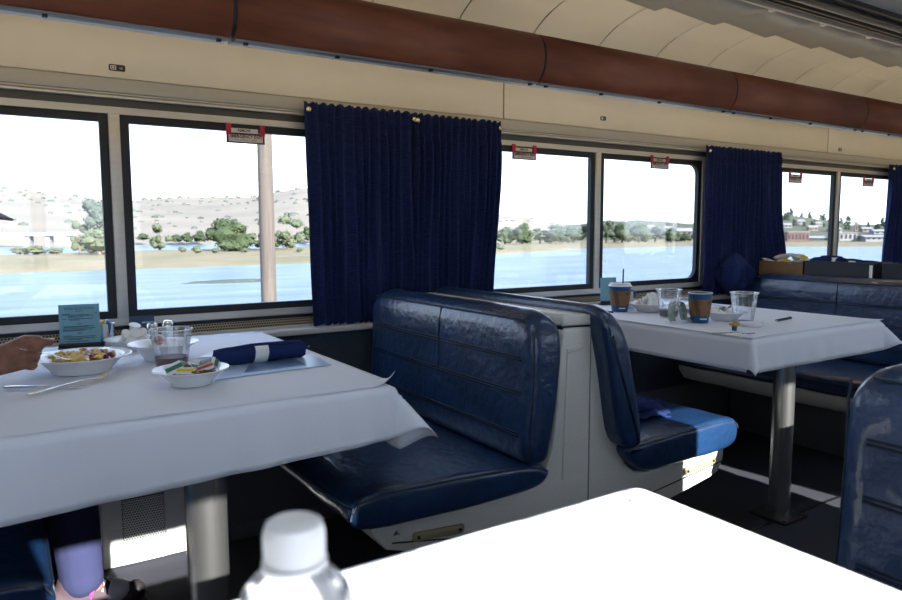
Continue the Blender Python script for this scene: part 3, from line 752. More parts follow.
curtain('navy curtain at the far end of the row, right after the last pane', 5.125, 5.80, 5.09, 5.80, 1.545, 0.752, 16, 13.0, (0.03,))

c = curtain('unseen navy curtain added on the camera side of the carriage to block sun', 0.86, 2.05, 0.86, 2.05, 1.56, 0.752, 18, 17.0, (0.03, 0.97))  # unseen curtain, added and sized to keep sun off the left cushion
c.location = ((0.86+2.05)/2, 2*YM-2.478, 0.752); c.rotation_euler = (0, 0, pi)

# ================================================================ what lies on the tables
ZC_ = TH+0.0066                                  # top of the cloths
def topper(label, cx, y0, y1, hx, curl, seed):
    """loose white cover sheet on the cloth, its aisle corner curling up"""
    g = thing('cover_sheet', label, 'table cover', (cx, y0, TH+0.0050), 0, 'white cover sheets on the cloths')
    b = MB(); L = y1-y0
    def fn(u, v):
        x = -hx+2*hx*u; y = L*v; e = max(0, 1-v*L/0.03); q = max(0, (x-hx+0.07)/0.07)*max(0, 1-v*L/0.09)
        z = 0.0015*e*(0.5+noise.noise(Vector((x*5+seed, 0, 0))))+curl*q**2.2
        return (x-0.010*q*q*(curl > 0.01), y-0.004+0.003*noise.noise(Vector((x*3, seed, 1))), z)
    b.grid(fn, 60, 50); solid(b.build('sheet', 'paper_linen', g, smooth=60), 0.0011, 1)
topper('white cover sheet with a curled corner on the diner\'s table', W0+0.005, 1.400, 2.40, 0.418, 0.030, 1.0)
topper('white cover sheet under the coffee cups on the second table', 2.452, 1.372, 2.40, 0.420, 0.004, 5.0)
def bowl(label, c, R, h, group, foot=0.5):
    g = thing('serving_bowl', label, 'bowl', c, 0, group)
    b = MB()
    pr = [(0.0, 0.004), (R*foot, 0.004), (R*foot, 0.0), (R*(foot+0.06), 0.0), (R*(foot+0.08), 0.006), (R*0.80, h*0.80), (R*0.99, h*0.97), (R, h), (R*0.985, h*1.03),
          (R*0.78, h*0.90), (R*(foot+0.02), 0.012), (R*0.3, 0.009), (0.0, 0.009)]
    b.lathe(pr, n=40); b.build('bowl_body', 'china', g, smooth=50); return g
def packet(label, c, size, rz, tilt, mats, group, name='sugar_packet', cat='packet', roll=0):
    """flat sealed paper sachet with a printed band"""
    a, bb, t = size
    g = thing(name, label, cat, c, 0, group); g.rotation_euler = (tilt, roll, rz)
    q = MB()
    def fn(u, v):
        x = (u-0.5)*a; y = (v-0.5)*bb
        return (x, y, 0)
    n = 6
    for s in (1, -1):
        q.grid(lambda u, v: ((u-0.5)*a, (v-0.5)*bb, s*t*(max(0, 1-(2*u-1)**4)*max(0, 1-(2*v-1)**4))**0.6), n, n)
    q.build('sachet', mats[0], g, smooth=80)
    q = MB(); q.grid(lambda u, v: ((u-0.5)*a*0.96, (v-0.5)*bb*0.42, t*1.02+0.0006), 3, 2); q.build('printed_band', mats[1], g, smooth=0)
    return g
def creamer(label, c, group, tilt=(0, 0), k=1.0):
    g = thing('creamer_cup', label, 'creamer', c, 0, group); g.rotation_euler = (tilt[0], tilt[1], 0)
    b = MB(); b.lathe([(0.0, 0), (0.0115*k, 0), (0.0145*k, 0.018*k), (0.018*k, 0.020*k), (0.018*k, 0.0215*k), (0.0, 0.0215*k)], n=18); b.build('cup', 'cream_cup', g)
    b = MB(); b.lathe([(0.0, 0.0226*k), (0.0165*k, 0.0224*k), (0.017*k, 0.0217*k)], n=18); b.build('foil_lid', 'foil', g)
    return g
def clear_cup(label, c, rb, rt_, h, fill, group):
    g = thing('plastic_cup', label, 'cup', c, 0, group)
    b = MB(); pr = [(0.0, 0.003), (rb*0.9, 0.003), (rb*0.95, 0.0), (rb, 0.002)]
    for i in range(1, 13):
        t = i/12; r = rb+(rt_-rb)*t
        if abs(t-0.75) < 0.05: r *= 1.02
        pr.append((r, h*t))
    b.lathe(pr, n=36); b.build('cup_wall', 'clear_cup', g, smooth=60)
    b = MB(); b.lathe([(rt_*1.0, h*0.975), (rt_*1.055, h*0.98), (rt_*1.06, h), (rt_*1.0, h*1.008), (rt_*0.98, h*0.985)], n=36); b.build('rolled_rim', 'clear_rim', g)
    if fill:
        r1 = rb+(rt_-rb)*fill/h
        b = MB(); b.lathe([(0.0, 0.0045), (rb*0.90, 0.0045), (r1*0.965, fill), (0.0, fill)], n=30); b.build('red_juice', 'juice', g)
    return g
def cutlery_fork(label, p0, p1, lift, group, r=0.0045):
    """dinner fork from the end of its handle p0 to its tips p1"""
    p0, p1 = Vector(p0), Vector(p1); d = p1-p0; L = d.length; t = d.normalized(); sd = Vector((0, 0, 1)).cross(t).normalized(); up = t.cross(sd)
    g = thing('fork', label, 'fork', p0, 0, group)
    def P(a, h, o=0): return t*(L*a)+up*h+sd*o
    b = MB(); b.tube([P(0, 0.003), P(0.12, 0.003), P(0.35, 0.006), P(0.55, 0.008), P(0.68, 0.006), P(0.74, 0.003)], [0.006, 0.0062, 0.0045, 0.0034, 0.0038, 0.009], 10, flat=0.35); b.build('handle', 'chrome', g, smooth=60)
    for k in range(4):
        o = (k-1.5)*0.0055
        b = MB(); b.tube([P(0.73, 0.003, o), P(0.82, 0.0015+lift*0.3, o), P(0.92, 0.002+lift*0.7, o), P(1.0, 0.003+lift, o)], [0.0019, 0.0017, 0.0016, 0.0008], 6); b.build('tine', 'chrome', g, smooth=60)
    return g
def cutlery_knife(label, p0, p1, group=None):
    p0, p1 = Vector(p0), Vector(p1); d = p1-p0; L = d.length; t = d.normalized()
    g = thing('table_knife', label, 'knife', p0, atan2(d.y, d.x), group)
    b = MB(); b.tube([(0, 0, 0.004), (L*0.1, 0, 0.0045), (L*0.5, 0, 0.004)], [0.006, 0.0065, 0.0045], 10, flat=0.5); b.build('handle', 'chrome', g, smooth=60)
    b = MB(); b.extr([(L*0.5, -0.004), (L*0.55, -0.008), (L*0.92, -0.008), (L, 0.004), (L*0.95, 0.006), (L*0.5, 0.005)], 0.003, 0.0042, 'z', 0); b.build('blade', 'chrome', g)
    return g
def menu(label, c, w_, h_, rz, lean, title, group, holder=True):
    """printed card standing in a low metal holder"""
    g = thing('menu_card', label, 'menu', c, rz, group)
    tl = Matrix.Rotation(-lean, 4, 'X')
    b = MB(); b.box(-w_/2, w_/2, -0.0008, 0.0008, 0.012, h_, 0, mtx=tl); b.build('card', 'teal', g, smooth=0)
    W = tl @ Matrix.Translation((0, -0.0014, 0)) @ WALLROT
    if title:
        text(title, w_*0.088, 'ink', g, tl @ Matrix.Translation((0, -0.0014, h_*0.905)) @ WALLROT, 'title_lettering')
        for s, zz in (('WHITE', 0.84), ('RED', 0.56), ('BEER', 0.35)): text(s, w_*0.06, 'ink', g, tl @ Matrix.Translation((0, -0.0014, h_*zz)) @ WALLROT, 'heading_lettering')
        b = MB()
        for zz, xa, xb in ((.79, -.42, -.22), (.785, .38, .44), (.765, -.42, .25), (.74, -.28, .36), (.715, -.28, .10), (.68, -.42, -.32), (.675, -.28, .34), (.65, -.25, .0), (.51, -.42, .36), (.49, -.4, .2), (.46, -.42, .38), (.43, -.42, .3), (.41, -.42, .1), (.30, -.42, -.2), (.275, -.4, .38), (.24, -.42, .36), (.215, -.3, .05), (.17, -.36, .2)):
            b.box(w_*xa, w_*xb, -0.0012, -0.0009, h_*zz-h_*0.006, h_*zz+h_*0.006, 0, mtx=tl)
        b.build('text_lines', 'ink', g, smooth=0)
    if holder:
        b = MB(); b.box(-w_*0.56, w_*0.56, -0.018, 0.018, 0, 0.006, 0.002); b.box(-w_*0.54, w_*0.54, -0.007, -0.004, 0.004, 0.018, 0.001); b.build('card_holder', 'black', g)
    return g
def caddy(label, c, r, h):
    g = thing('sugar_caddy', label, 'caddy', c, 0, 'steel condiment caddies')
    b = MB(); b.lathe([(0, 0), (r*0.95, 0), (r, 0.004), (r, h*0.93), (r*1.06, h), (r*0.95, h*0.98), (r*0.93, 0.006), (0, 0.006)], n=28); b.build('steel_cup', 'steel', g)
    for k in range(5):
        b = MB(); a = k*1.25
        b.box(-0.014, 0.014, -0.002, 0.002, 0, 0.032, 0.001, mtx=Matrix.Translation((r*0.45*cos(a), r*0.45*sin(a), h*0.66)) @ Matrix.Rotation(a, 4, 'Z') @ Matrix.Rotation(0.2*(k-2), 4, 'Y'))
        b.build('sugar_sachet', ['photo_pale', 'paper_white', 'paper_white', 'yellow_print', 'cup_blue'][k], g)
    return g
def shaker(label, c, h, r):
    g = thing('pepper_shaker', label, 'shaker', c, 0, 'salt and pepper shakers')
    b = MB(); b.lathe([(0, 0), (r*0.8, 0), (r, 0.004), (r*0.92, h*0.62), (0, h*0.62)], n=20); b.build('glass_body', 'clear_rim', g)
    b = MB(); b.lathe([(r*0.95, h*0.60), (r, h*0.62), (r*0.98, h*0.85), (r*0.7, h*0.97), (0, h)], n=20); b.build('steel_cap', 'chrome', g)
    return g
def on(px, py, z=ZC_): p = atz(px, py, z); p.z = z; return p

# --- first table
cm = on(79, 349); cm.y = 2.345; cm.x = 0.185
menu('teal menu card standing beside the window, printed with dark lines of type', cm, 0.108, 0.133, RAD(-6), 0.06, 'WINE SELECTIONS', 'teal menu cards')
caddy('steel sugar caddy on the first table beside the teal menu card', (0.258, 2.37, ZC_), 0.024, 0.068)
b4 = Vector((0.315, 2.255, ZC_)); bowl('white bowl heaped with creamer cups beside the steel caddy', b4, 0.078, 0.032, 'white china bowls')
GCR = 'creamer cups heaped on the first table'
LCR = 'white creamer cup in the heap beside the steel sugar caddy'
for i, (dx, dy, dz, tx, ty) in enumerate(((-.036, .0, .016, .3, .9), (-.010, -.030, .016, .9, .2), (.020, -.020, .016, 1.2, -.3), (.040, .010, .018, .2, -.8), (.0, .018, .018, -.6, .3), (-.024, -.012, .036, .7, .5), (.008, -.012, .038, .9, -.2), (.030, -.004, .036, .6, -.5), (.005, .010, .052, .4, .2))):
    creamer(LCR, b4+Vector((dx, dy, dz)), GCR, (tx, ty), 0.95)
shaker('steel capped shaker close beside the dark blue tent card', (0.392, 2.385, ZC_), 0.060, 0.018)
shaker('steel capped shaker just behind the cup of red juice', (0.440, 2.392, ZC_), 0.064, 0.018)
g = thing('tent_card', 'small dark blue tent card standing below the window divider', 'card', (0.368, 2.420, ZC_), RAD(-4))
b = MB(); b.extr([(-0.020, 0), (-0.018, 0), (0.001, 0.078), (-0.001, 0.080)], -0.037, 0.037, 'x'); b.build('front_panel', 'blue_card', g, smooth=0)
b = MB(); b.extr([(0.018, 0), (0.020, 0), (0.001, 0.080), (-0.001, 0.078)], -0.037, 0.037, 'x'); b.build('rear_panel', 'blue_card', g, smooth=0)
b = MB()
for zz, xa, xb in ((.058, .0, .034), (.030, -.024, -.004), (.030, .0, .018)): b.box(xa, xb, -0.0212+zz*0.25, -0.0208+zz*0.25, zz-.002, zz+.002)
b.build('text_lines', 'photo_pale', g, smooth=0)
# bowl of pasta, with what is in it
B1 = Vector((0.155, 1.962, ZC_)); R1 = 0.116
bowl('wide white bowl of pasta salad the diner is eating from', B1, R1, 0.041, 'white china bowls', 0.52)
b = MB(); rr = random.Random(4)
b.lathe([(0, 0.031), (0.05, 0.030), (0.074, 0.027), (0.066, 0.016), (0, 0.016)], n=24)
for i in range(130):
    a = rr.random()*6.28; d = 0.072*sqrt(rr.random()); x, y = d*cos(a), d*sin(a)
    b.cur = 0 if x < 0.005 else rr.choice((0, 1, 2, 2, 3))
    if rr.random() < 0.15: b.cur = rr.choice((1, 3, 2))
    L = rr.uniform(.004, .010); q = rr.random()*6.28
    b.tube([(x-L*cos(q), y-L*sin(q), 0.032+rr.uniform(0, .010)), (x, y, 0.036+rr.uniform(0, .010)), (x+L*cos(q), y+L*sin(q), 0.032+rr.uniform(0, .01))], rr.uniform(.0035, .006), 6)
o = b.build('pasta_salad', ['pasta', 'orange_food', 'purple_food', 'china'], None, B1, 60)
tag(o, 'yellow and purple pasta salad filling the wide white bowl', 'food', kind='stuff')
# bowl with emptied wrappers
B2 = Vector((0.352, 1.655, ZC_)); bowl('white bowl of brown scraps and torn wrappers, closest to the aisle', B2, 0.084, 0.036, 'white china bowls', 0.46)
b = MB(); b.lathe([(0, 0.029), (0.04, 0.029), (0.054, 0.026), (0.044, 0.016), (0, 0.016)], n=20)
for i in range(60):
    a = rr.random()*6.28; d = 0.05*sqrt(rr.random()); b.ball((d*cos(a), d*sin(a), 0.030+rr.uniform(0, .006)), rr.uniform(.004, .008), 1, (1, .7, .5), .4, i)
tag(b.build('food_scraps', 'brown_food', None, B2), 'brown scraps at the bottom of the wrapper bowl', 'food', kind='stuff')
for i, (dx, dy, dz, rz, tl, mt) in enumerate(((-.046, -.02, .052, .2, 1.0, 'green_print'), (-.022, -.036, .046, -.5, .5, 'yellow_print'), (.004, -.018, .050, .9, .9, 'green_print'), (.026, -.03, .048, -.3, .5, 'red_print'), (.040, .004, .054, .5, -.9, 'green_print'), (-.010, .02, .052, 1.4, .6, 'yellow_print'), (.058, -.012, .052, 1.2, .8, 'green_print'))):
    packet(['green banded torn wrapper standing at the left rim of the scrap bowl', 'yellow banded torn wrapper in front in the scrap bowl', 'green banded torn wrapper in the middle of the scrap bowl', 'red banded torn wrapper in the scrap bowl', 'green banded torn wrapper behind the red banded one', 'yellow banded torn wrapper at the back of the scrap bowl', 'green banded torn wrapper at the right rim of the scrap bowl'][i], B2+Vector((dx*.9, dy, dz-.008)), (.040, .024, .002), rz, tl, ('paper_white', mt), 'torn wrappers in the scrap bowl', 'torn_wrapper', 'wrapper', 0.3*(i % 3-1))
# bowl of butter and jam cups behind the red juice
B3 = Vector((0.362, 2.035, ZC_)); bowl('white bowl of small tubs standing behind the cup of red juice', B3, 0.092, 0.044, 'white china bowls', 0.48)
for i, (dx, dy, dz, tx, ty) in enumerate(((-.03, -.01, .022, .4, .3), (.0, .015, .024, -.3, .4), (.034, -.005, .022, .2, -.6), (.008, -.034, .026, .8, .1), (-.01, .04, .03, -.5, .2))):
    creamer('white creamer cup in the bowl behind the red juice', B3+Vector((dx, dy, dz)), 'creamer cups behind the red juice', (tx, ty), 1.15)
g = creamer('small tub with a red fruit print behind the red juice', B3+Vector((-.022, -.02, .046)), 'jam tub', (1.1, .3), 1.1); del g['group']
q = MB(); q.lathe([(0, 0.0252), (0.012, 0.0250), (0.013, 0.0247)], n=14); q.build('red_label', 'red_print', g)
clear_cup('clear plastic cup with dark red juice beside the white bowls', (0.352, 1.872, ZC_), 0.037, 0.050, 0.102, 0.031, 'clear plastic cups')
cutlery_fork('steel fork lying on the cloth in front of the pasta bowl', (0.031, 1.715, ZC_+0.001), (0.222, 1.832, ZC_+0.004), 0.016, 'steel forks')
cutlery_knife('steel knife lying crossed under the fork', (-0.01, 1.825, ZC_), (0.145, 1.742, ZC_))
# printed cards and rolled napkin
def flat_card(label, pts, m1, m2, z):
    c = Vector((sum(p[0] for p in pts)/4, sum(p[1] for p in pts)/4, z)); g = thing('printed_card', label, 'card', c, 0, 'glossy printed cards')
    pp = [(p[0]-c.x, p[1]-c.y) for p in pts]
    b = MB(); b.extr(pp, 0, 0.0012, 'z'); b.build('card_sheet', m1, g, smooth=0)
    qq = [(p[0]*0.55+0.0, p[1]*0.62) for p in pp]
    b = MB(); b.extr(qq, 0.0012, 0.0016, 'z'); b.build('printed_picture', m2, g, smooth=0)
flat_card('glossy blue printed card lying before the napkin roll', [(0.405, 1.665), (0.71, 1.690), (0.722, 1.855), (0.50, 1.860)], 'photo_pale', 'photo_blue', ZC_)
flat_card('blue printed card lying behind the napkin roll', [(0.44, 1.985), (0.73, 1.930), (0.722, 2.050), (0.52, 2.085)], 'photo_pale', 'photo_blue', ZC_)
def napkin_roll(label, c, L, r, rz, group, seed=0, band=True):
    g = thing('napkin_roll', label, 'napkin', c, rz, group)
    b = MB(); n = 28
    def fn(u, v):
        a = v*2*pi; x = (u-0.5)*L; k = 1+0.10*noise.noise(Vector((x*22, cos(a)*1.4+seed, sin(a)*1.4)))+0.05*sin(a*2+x*30)
        e = 1-0.12*abs(2*u-1)**6
        if band and abs(x+0.01) < 0.03: k = 1
        return (x+0.006*noise.noise(Vector((a, seed, 0)))*(abs(2*u-1) > 0.96), r*k*e*cos(a), r*0.86+r*0.86*k*e*sin(a))
    b.grid(fn, 26, n); 
    for s in (0, 1): b.add([fn(s, j/n) for j in range(n)], [list(range(n))])
    b.build('rolled_cloth', 'napkin', g, smooth=60)
    b = MB(); b.tube([(-L*0.46, -r*0.5, r*1.60), (-L*0.1, -r*0.2, r*1.74), (L*0.3, -r*0.3, r*1.7), (L*0.47, -r*0.2, r*1.6)], [r*.16, r*.22, r*.24, r*.18], 7); b.build('folded_edge', 'napkin', g)
    if band:
        b = MB(); b.grid(lambda u, v: (-0.022+0.036*u+0.004*sin(v*6.28), r*1.06*cos(v*2*pi), r*0.86+r*0.93*sin(v*2*pi)), 3, 24); b.build('paper_band', 'paper_white', g)
    return g
napkin_roll('navy napkin roll with a white paper band on the first table', (0.568, 1.835, ZC_), 0.240, 0.027, RAD(2), 'navy napkin rolls', 1)

# --- second table
menu('plain teal menu card standing behind the lidded coffee cup', (2.405, 2.375, ZC_), 0.085, 0.128, RAD(-14), 0.05, None, 'teal menu cards')
def paper_cup(label, c, rb, rt_, h, lid, group):
    g = thing('paper_cup', label, 'cup', c, 0, group)
    R = lambda z: rb+(rt_-rb)*z/h
    b = MB(); b.lathe([(0, 0.004), (rb*0.94, 0.004), (rb, 0), (rt_, h), (rt_*0.97, h), (rb*0.95, 0.008), (0, 0.008)], n=36); b.build('cup_body', 'cup_blue', g)
    z0, z1 = h*0.24, h*0.80
    b = MB(); b.lathe([(R(z0), z0), (R(z0)+0.0016, z0), (R(z1)+0.0018, z1), (R(z1), z1)], n=36); sl = b.build('cardboard_sleeve', 'kraft', g)
    b = MB()
    def band(u, v):
        a = RAD(200+24*u-18*v+0); z = z0+(z1-z0)*v; r = R(z)+0.0022; return (r*cos(a), r*sin(a), z)
    b.grid(band, 5, 6); b.build('sleeve_stripe', 'kraft_dark', sl, smooth=60)
    b = MB()
    for da, zz, rr_ in ((258, 0.66, 3), (266, 0.70, 4), (268, 0.62, 3), (262, 0.57, 2), (274, 0.66, 2)):
        a = RAD(da); r = R(h*zz)+0.0022; b.box(-rr_*0.0007, rr_*0.0007, -0.0003, 0.0003, -rr_*0.0007, rr_*0.0007, 0, mtx=Matrix.Translation((r*cos(a), r*sin(a), h*zz)) @ Matrix.Rotation(a+pi/2, 4, 'Z'))
    o = b.build('sleeve_emblem', 'ink', sl, smooth=0); o['kind'] = 'stuff'
    b = MB()
    for i in range(9):
        a = RAD(222+i*5); z = h*0.14; r = R(z)+0.0004; b.box(-0.0016, 0.0016, -0.0004, 0.0004, -0.002, 0.002, 0, mtx=Matrix.Translation((r*cos(a), r*sin(a), z)) @ Matrix.Rotation(a+pi/2, 4, 'Z'))
    o = b.build('lower_print', 'paper_white', g, smooth=0); o['kind'] = 'stuff'
    if lid:
        b = MB(); b.lathe([(rt_*1.05, h*0.965), (rt_*1.07, h*0.985), (rt_*1.02, h*1.01), (rt_*0.95, h*1.02), (rt_*0.93, h*1.085), (rt_*0.86, h*1.095), (rt_*0.80, h*1.06), (0, h*1.06)], n=36); b.build('sip_lid', 'lid', g)
        b = MB(); b.tube([(rt_*0.35, 0, h*1.02), (rt_*0.38, 0.0, h*1.62)], 0.0032, 8); b.build('stir_straw', 'ink', g)
    else:
        b = MB(); b.lathe([(rt_*0.95, h*0.99), (rt_*1.02, h*0.985), (rt_*1.035, h), (rt_*1.0, h*1.015), (rt_*0.95, h*1.0)], n=36); b.build('rolled_rim', 'lid', g)
    return g
GPC = 'paper coffee cups in brown sleeves'
p = on(617, 313); paper_cup('lidded paper coffee cup with a black straw, by the bench corner', (2.245, 2.150, ZC_), 0.034, 0.047, 0.113, True, GPC)
paper_cup('open paper coffee cup in a brown sleeve, beside the clear cup', (2.222, 1.718, ZC_), 0.032, 0.044, 0.112, False, GPC)
caddy('steel sugar caddy on the second table beside the lidded coffee', (2.345, 2.190, ZC_), 0.023, 0.080)
b5 = Vector((2.345, 2.080, ZC_)); bowl('white bowl of creamer cups on the second table', b5, 0.092, 0.036, 'white china bowls', 0.45)
for i, (dx, dy, dz, tx, ty) in enumerate(((-.05, .02, .026, .9, .7), (-.03, -.02, .022, 1.1, .2), (.0, -.02, .026, .7, -.2), (.03, -.025, .022, .9, -.6), (.0, .02, .030, .2, .3), (.04, .01, .028, .3, -.8), (-.018, .0, .050, 1.0, .4), (.014, -.004, .050, .8, -.3))):
    creamer('white creamer cup heaped in the bowl on the second table', b5+Vector((dx, dy, dz)), 'creamer cups heaped on the second table', (tx, ty), 1.2)
clear_cup('clear plastic cup with a little red juice on the second table', (2.268, 1.905, ZC_), 0.036, 0.050, 0.112, 0.028, 'clear plastic cups')
clear_cup('empty clear plastic cup beside the pen on the second table', (2.380, 1.640, ZC_), 0.036, 0.050, 0.112, 0, 'clear plastic cups')
b6 = Vector((2.365, 1.715, ZC_)); bowl('white bowl with crumpled foil between coffee cup and empty cup', b6, 0.085, 0.032, 'white china bowls', 0.5)
for i in range(5):
    packet('crumpled silver and dark wrapper in the foil bowl', b6+Vector((-.03+.02*i, -.01+.012*(i % 2), .040)), (.042, .026, .003), i*1.1, .5-.3*i, ('foil', ('blue_card', 'photo_blue', 'paper_white')[i % 3]), 'crumpled wrappers in the foil bowl', 'foil_wrapper', 'wrapper', .4)
b7 = Vector((2.52, 1.965, ZC_)); bowl('white plate with yellow crumbs behind the open coffee cup', b7, 0.12, 0.022, 'white china bowls', 0.6)
b = MB()
for i in range(16): b.ball((rr.uniform(-.09, .05), rr.uniform(-.04, .04), .022), .008, 1, (1, .8, .6), .4, i)
tag(b.build('yellow_crumbs', 'pasta', None, b7), 'yellow crumbs on the plate behind the coffee cup', 'food', kind='stuff')
g = thing('folded_banknote', 'crumpled green printed note standing next to the open coffee cup', 'banknote', (2.178, 1.758, ZC_), RAD(-25))
b = MB(); path = [(-0.045, 0.0), (-0.050, 0.03), (-0.046, 0.062), (-0.030, 0.075), (-0.012, 0.070), (-0.004, 0.045), (0.0, 0.015), (0.008, 0.003), (0.022, 0.005), (0.040, 0.014)]
pp = chaikin(path, 2, False); n = len(pp)
b.grid(lambda u, v: (pp[min(n-1, int(round(u*(n-1))))][0]+0.003*sin(v*9), -0.033+0.066*v, pp[min(n-1, int(round(u*(n-1))))][1]+0.004*sin(v*7+u*5)+0.003), n-1, 8)
solid(b.build('note_paper', 'bill', g, smooth=60), 0.0008, 1)
b = MB()
for s in (-1, 1): b.tube([(-0.032, s*0.016-0.0, 0.068), (-0.026, s*0.016, 0.084)], 0.008, 10)
o = b.build('rolled_ends', 'foil', g); o['kind'] = 'stuff'
g = thing('foil_cork', 'small gold foil topped stopper on the cloth before the cups', 'stopper', (2.135, 1.505, ZC_))
b = MB(); b.lathe([(0, 0), (0.008, 0), (0.009, 0.014), (0.0, 0.016)], n=16); b.build('stem', 'cup_blue', g)
b = MB(); b.lathe([(0.009, 0.014), (0.017, 0.018), (0.018, 0.025), (0.010, 0.031), (0, 0.032)], n=18, wob=lambda q, i: 0.08*sin(q*7)); b.build('foil_top', 'cork', g)
cutlery_fork('steel fork lying at the corner of the second table', (1.995, 1.490, ZC_+0.001), (2.085, 1.392, ZC_+0.002), 0.004, 'steel forks')
g = thing('ballpoint_pen', 'dark ballpoint pen lying beyond the empty clear cup', 'pen', (2.53, 1.572, ZC_), RAD(9))
b = MB(); b.tube([(-0.055, 0, 0.005), (0.07, 0, 0.005)], 0.0048, 10); b.build('barrel', 'ink', g)
b = MB(); b.tube([(-0.072, 0, 0.005), (-0.055, 0, 0.005)], [0.001, 0.0045], 10); b.build('tip', 'chrome', g)
b = MB(); b.box(0.03, 0.068, -0.001, 0.001, 0.0095, 0.0115); b.build('clip', 'chrome', g)
g = thing('cup_lid', 'flat white plastic lid lying before the empty clear cup', 'lid', (2.300, 1.555, ZC_))
b = MB(); b.lathe([(0, 0.002), (0.034, 0.002), (0.040, 0.0), (0.042, 0.006), (0.040, 0.011), (0.035, 0.009), (0, 0.008)], n=30); b.build('lid_disc', 'lid', g)
b = MB(); b.lathe([(0.020, 0.008), (0.022, 0.0105), (0.024, 0.008)], n=30); b.build('raised_ring', 'lid', g)

# --- bare sunlit table: water bottle and a speck
g = thing('water_bottle', 'clear water bottle with a white cap on the sunlit cloth', 'bottle', (0.122, 0.345, ZC_))
pr = [(0, 0.003), (0.024, 0.002), (0.030, 0.006), (0.0325, 0.014)]
for i in range(5):
    z = 0.020+i*0.018; pr += [(0.0325, z), (0.0305, z+0.006), (0.0325, z+0.012)]
pr += [(0.0332, 0.118), (0.0330, 0.132), (0.0315, 0.146), (0.0280, 0.157), (0.0220, 0.1645), (0.0155, 0.169), (0.0130, 0.171), (0.0130, 0.172), (0.0, 0.172)]
b = MB(); b.lathe(pr, n=40); b.build('bottle_body', 'water_fill', g, smooth=60)
b = MB(); b.lathe([(0.0132, 0.1707), (0.0172, 0.1712), (0.0172, 0.1737), (0.0132, 0.1742)], n=36); b.build('neck_ring', 'cap_white', g)
b = MB(); b.lathe([(0, 0.1744), (0.0155, 0.1744), (0.0158, 0.1762), (0.0158, 0.1902), (0.0148, 0.1937), (0.0125, 0.1952), (0, 0.1954)], n=40); b.build('screw_cap', 'cap_white', g)
b = MB()
for i in range(40):
    a = i/40*2*pi; b.tube([(0.0158*cos(a), 0.0158*sin(a), 0.1772), (0.0158*cos(a), 0.0158*sin(a), 0.1892)], 0.0005, 4)
b.build('cap_ridges', 'cap_white', g)
p = on(630, 501); b = MB(); b.ball((0, 0, 0.001), 0.0028, 1, (1.3, .8, .5), .3, 3); tag(b.build('crumb', 'brown_food', None, p), 'tiny dark crumb near the corner of the sunlit cloth', 'crumb')

# --- napkin crumpled on the seat, bundle at the curtain's foot
def crumple(mb, sx_, sy, h, seed, n=36, folds=3.0):
    def fn(u, v):
        x, y = (u-0.5)*2, (v-0.5)*2; d = max(0, 1-(x*x*0.8+y*y*0.8)**1.2)
        q = Vector((x*folds+seed, y*folds, seed*2)); k = abs(noise.noise(q))*1.2+0.22*abs(noise.noise(q*2.1))
        z = h*(0.10+0.95*k*(0.35+d)+0.55*d)
        return (x*sx_*(1+0.18*noise.noise(Vector((y*3, seed, 0)))), y*sy*(1+0.18*noise.noise(Vector((x*3, seed+5, 0)))), max(0.002, z))
    return mb.grid(fn, n, n)
g = thing('crumpled_napkin', 'crumpled navy napkin lying on the half sunlit seat', 'napkin', (1.80, 1.665, 0.478), RAD(-12))
b = MB(); crumple(b, 0.10, 0.13, 0.040, 2.0, folds=1.5); solid(b.build('napkin_cloth', 'napkin', g, smooth=60), 0.002, 1)
b = MB(); b.tube([(-0.09, -0.07, 0.035), (-0.04, -0.09, 0.045), (0.02, -0.085, 0.04), (0.05, -0.06, 0.02)], [0.014, 0.02, 0.018, 0.01], 8); b.build('rolled_fold', 'napkin', g, smooth=60)
g = thing('cloth_bundle', 'crumpled navy cloth bunched on the bench end beside the curtain foot', 'cloth', (3.350, 2.375, 0.745), 0)
b = MB()
def bun(u, v):
    a = u*2*pi; r = 0.085*sin(pi*min(1, v*0.92+0.06))**0.8; z = 0.235*v
    k = 1+0.35*noise.noise(Vector((cos(a)*2.2, sin(a)*2.2, v*3.5)))+0.14*sin(a*7+v*9)
    return (r*k*cos(a)*0.8, r*k*sin(a)*1.15, z)
b.grid(bun, 48, 20); b.build('bundle_cloth', 'curtain', g, smooth=80)

# --- on top of the far bench: carton of yellow packets and two bins of napkin rolls
ZS = 0.880
g = thing('cardboard_carton', 'open brown carton of yellow packets on the bench top', 'box', (3.60, 2.215, ZS-0.020))
def open_box(mb, w_, d_, h_, t):
    mb.box(-w_/2, w_/2, -d_/2, d_/2, 0, t); mb.box(-w_/2, -w_/2+t, -d_/2, d_/2, t, h_); mb.box(w_/2-t, w_/2, -d_/2, d_/2, t, h_); mb.box(-w_/2+t, w_/2-t, -d_/2, -d_/2+t, t, h_); mb.box(-w_/2+t, w_/2-t, d_/2-t, d_/2, t, h_)
b = MB(); open_box(b, 0.16, 0.25, 0.075, 0.004); b.build('carton_body', 'cardboard', g, smooth=0)
for i, (dx, dy, dz, rz, tl, rl) in enumerate(((-.05, .08, .072, .2, .3, .2), (-.04, .0, .070, -.2, .2, -.2), (-.05, -.08, .070, .1, -.3, .2), (.03, .05, .078, .5, .2, .1), (.02, -.05, .082, -.3, .3, -.1), (-.02, .03, .098, .4, -.2, .2), (-.01, -.04, .102, -.1, .25, .15), (.0, -.075, .092, .2, .5, -.2))):
    packet('white and yellow printed packet heaped in the brown carton', Vector((3.60+dx, 2.215+dy, ZS-0.020+dz)), (.055, .085, .010), rz, tl, ('paper_white', 'yellow_print'), 'yellow packets in the carton', 'snack_packet', 'packet', rl)
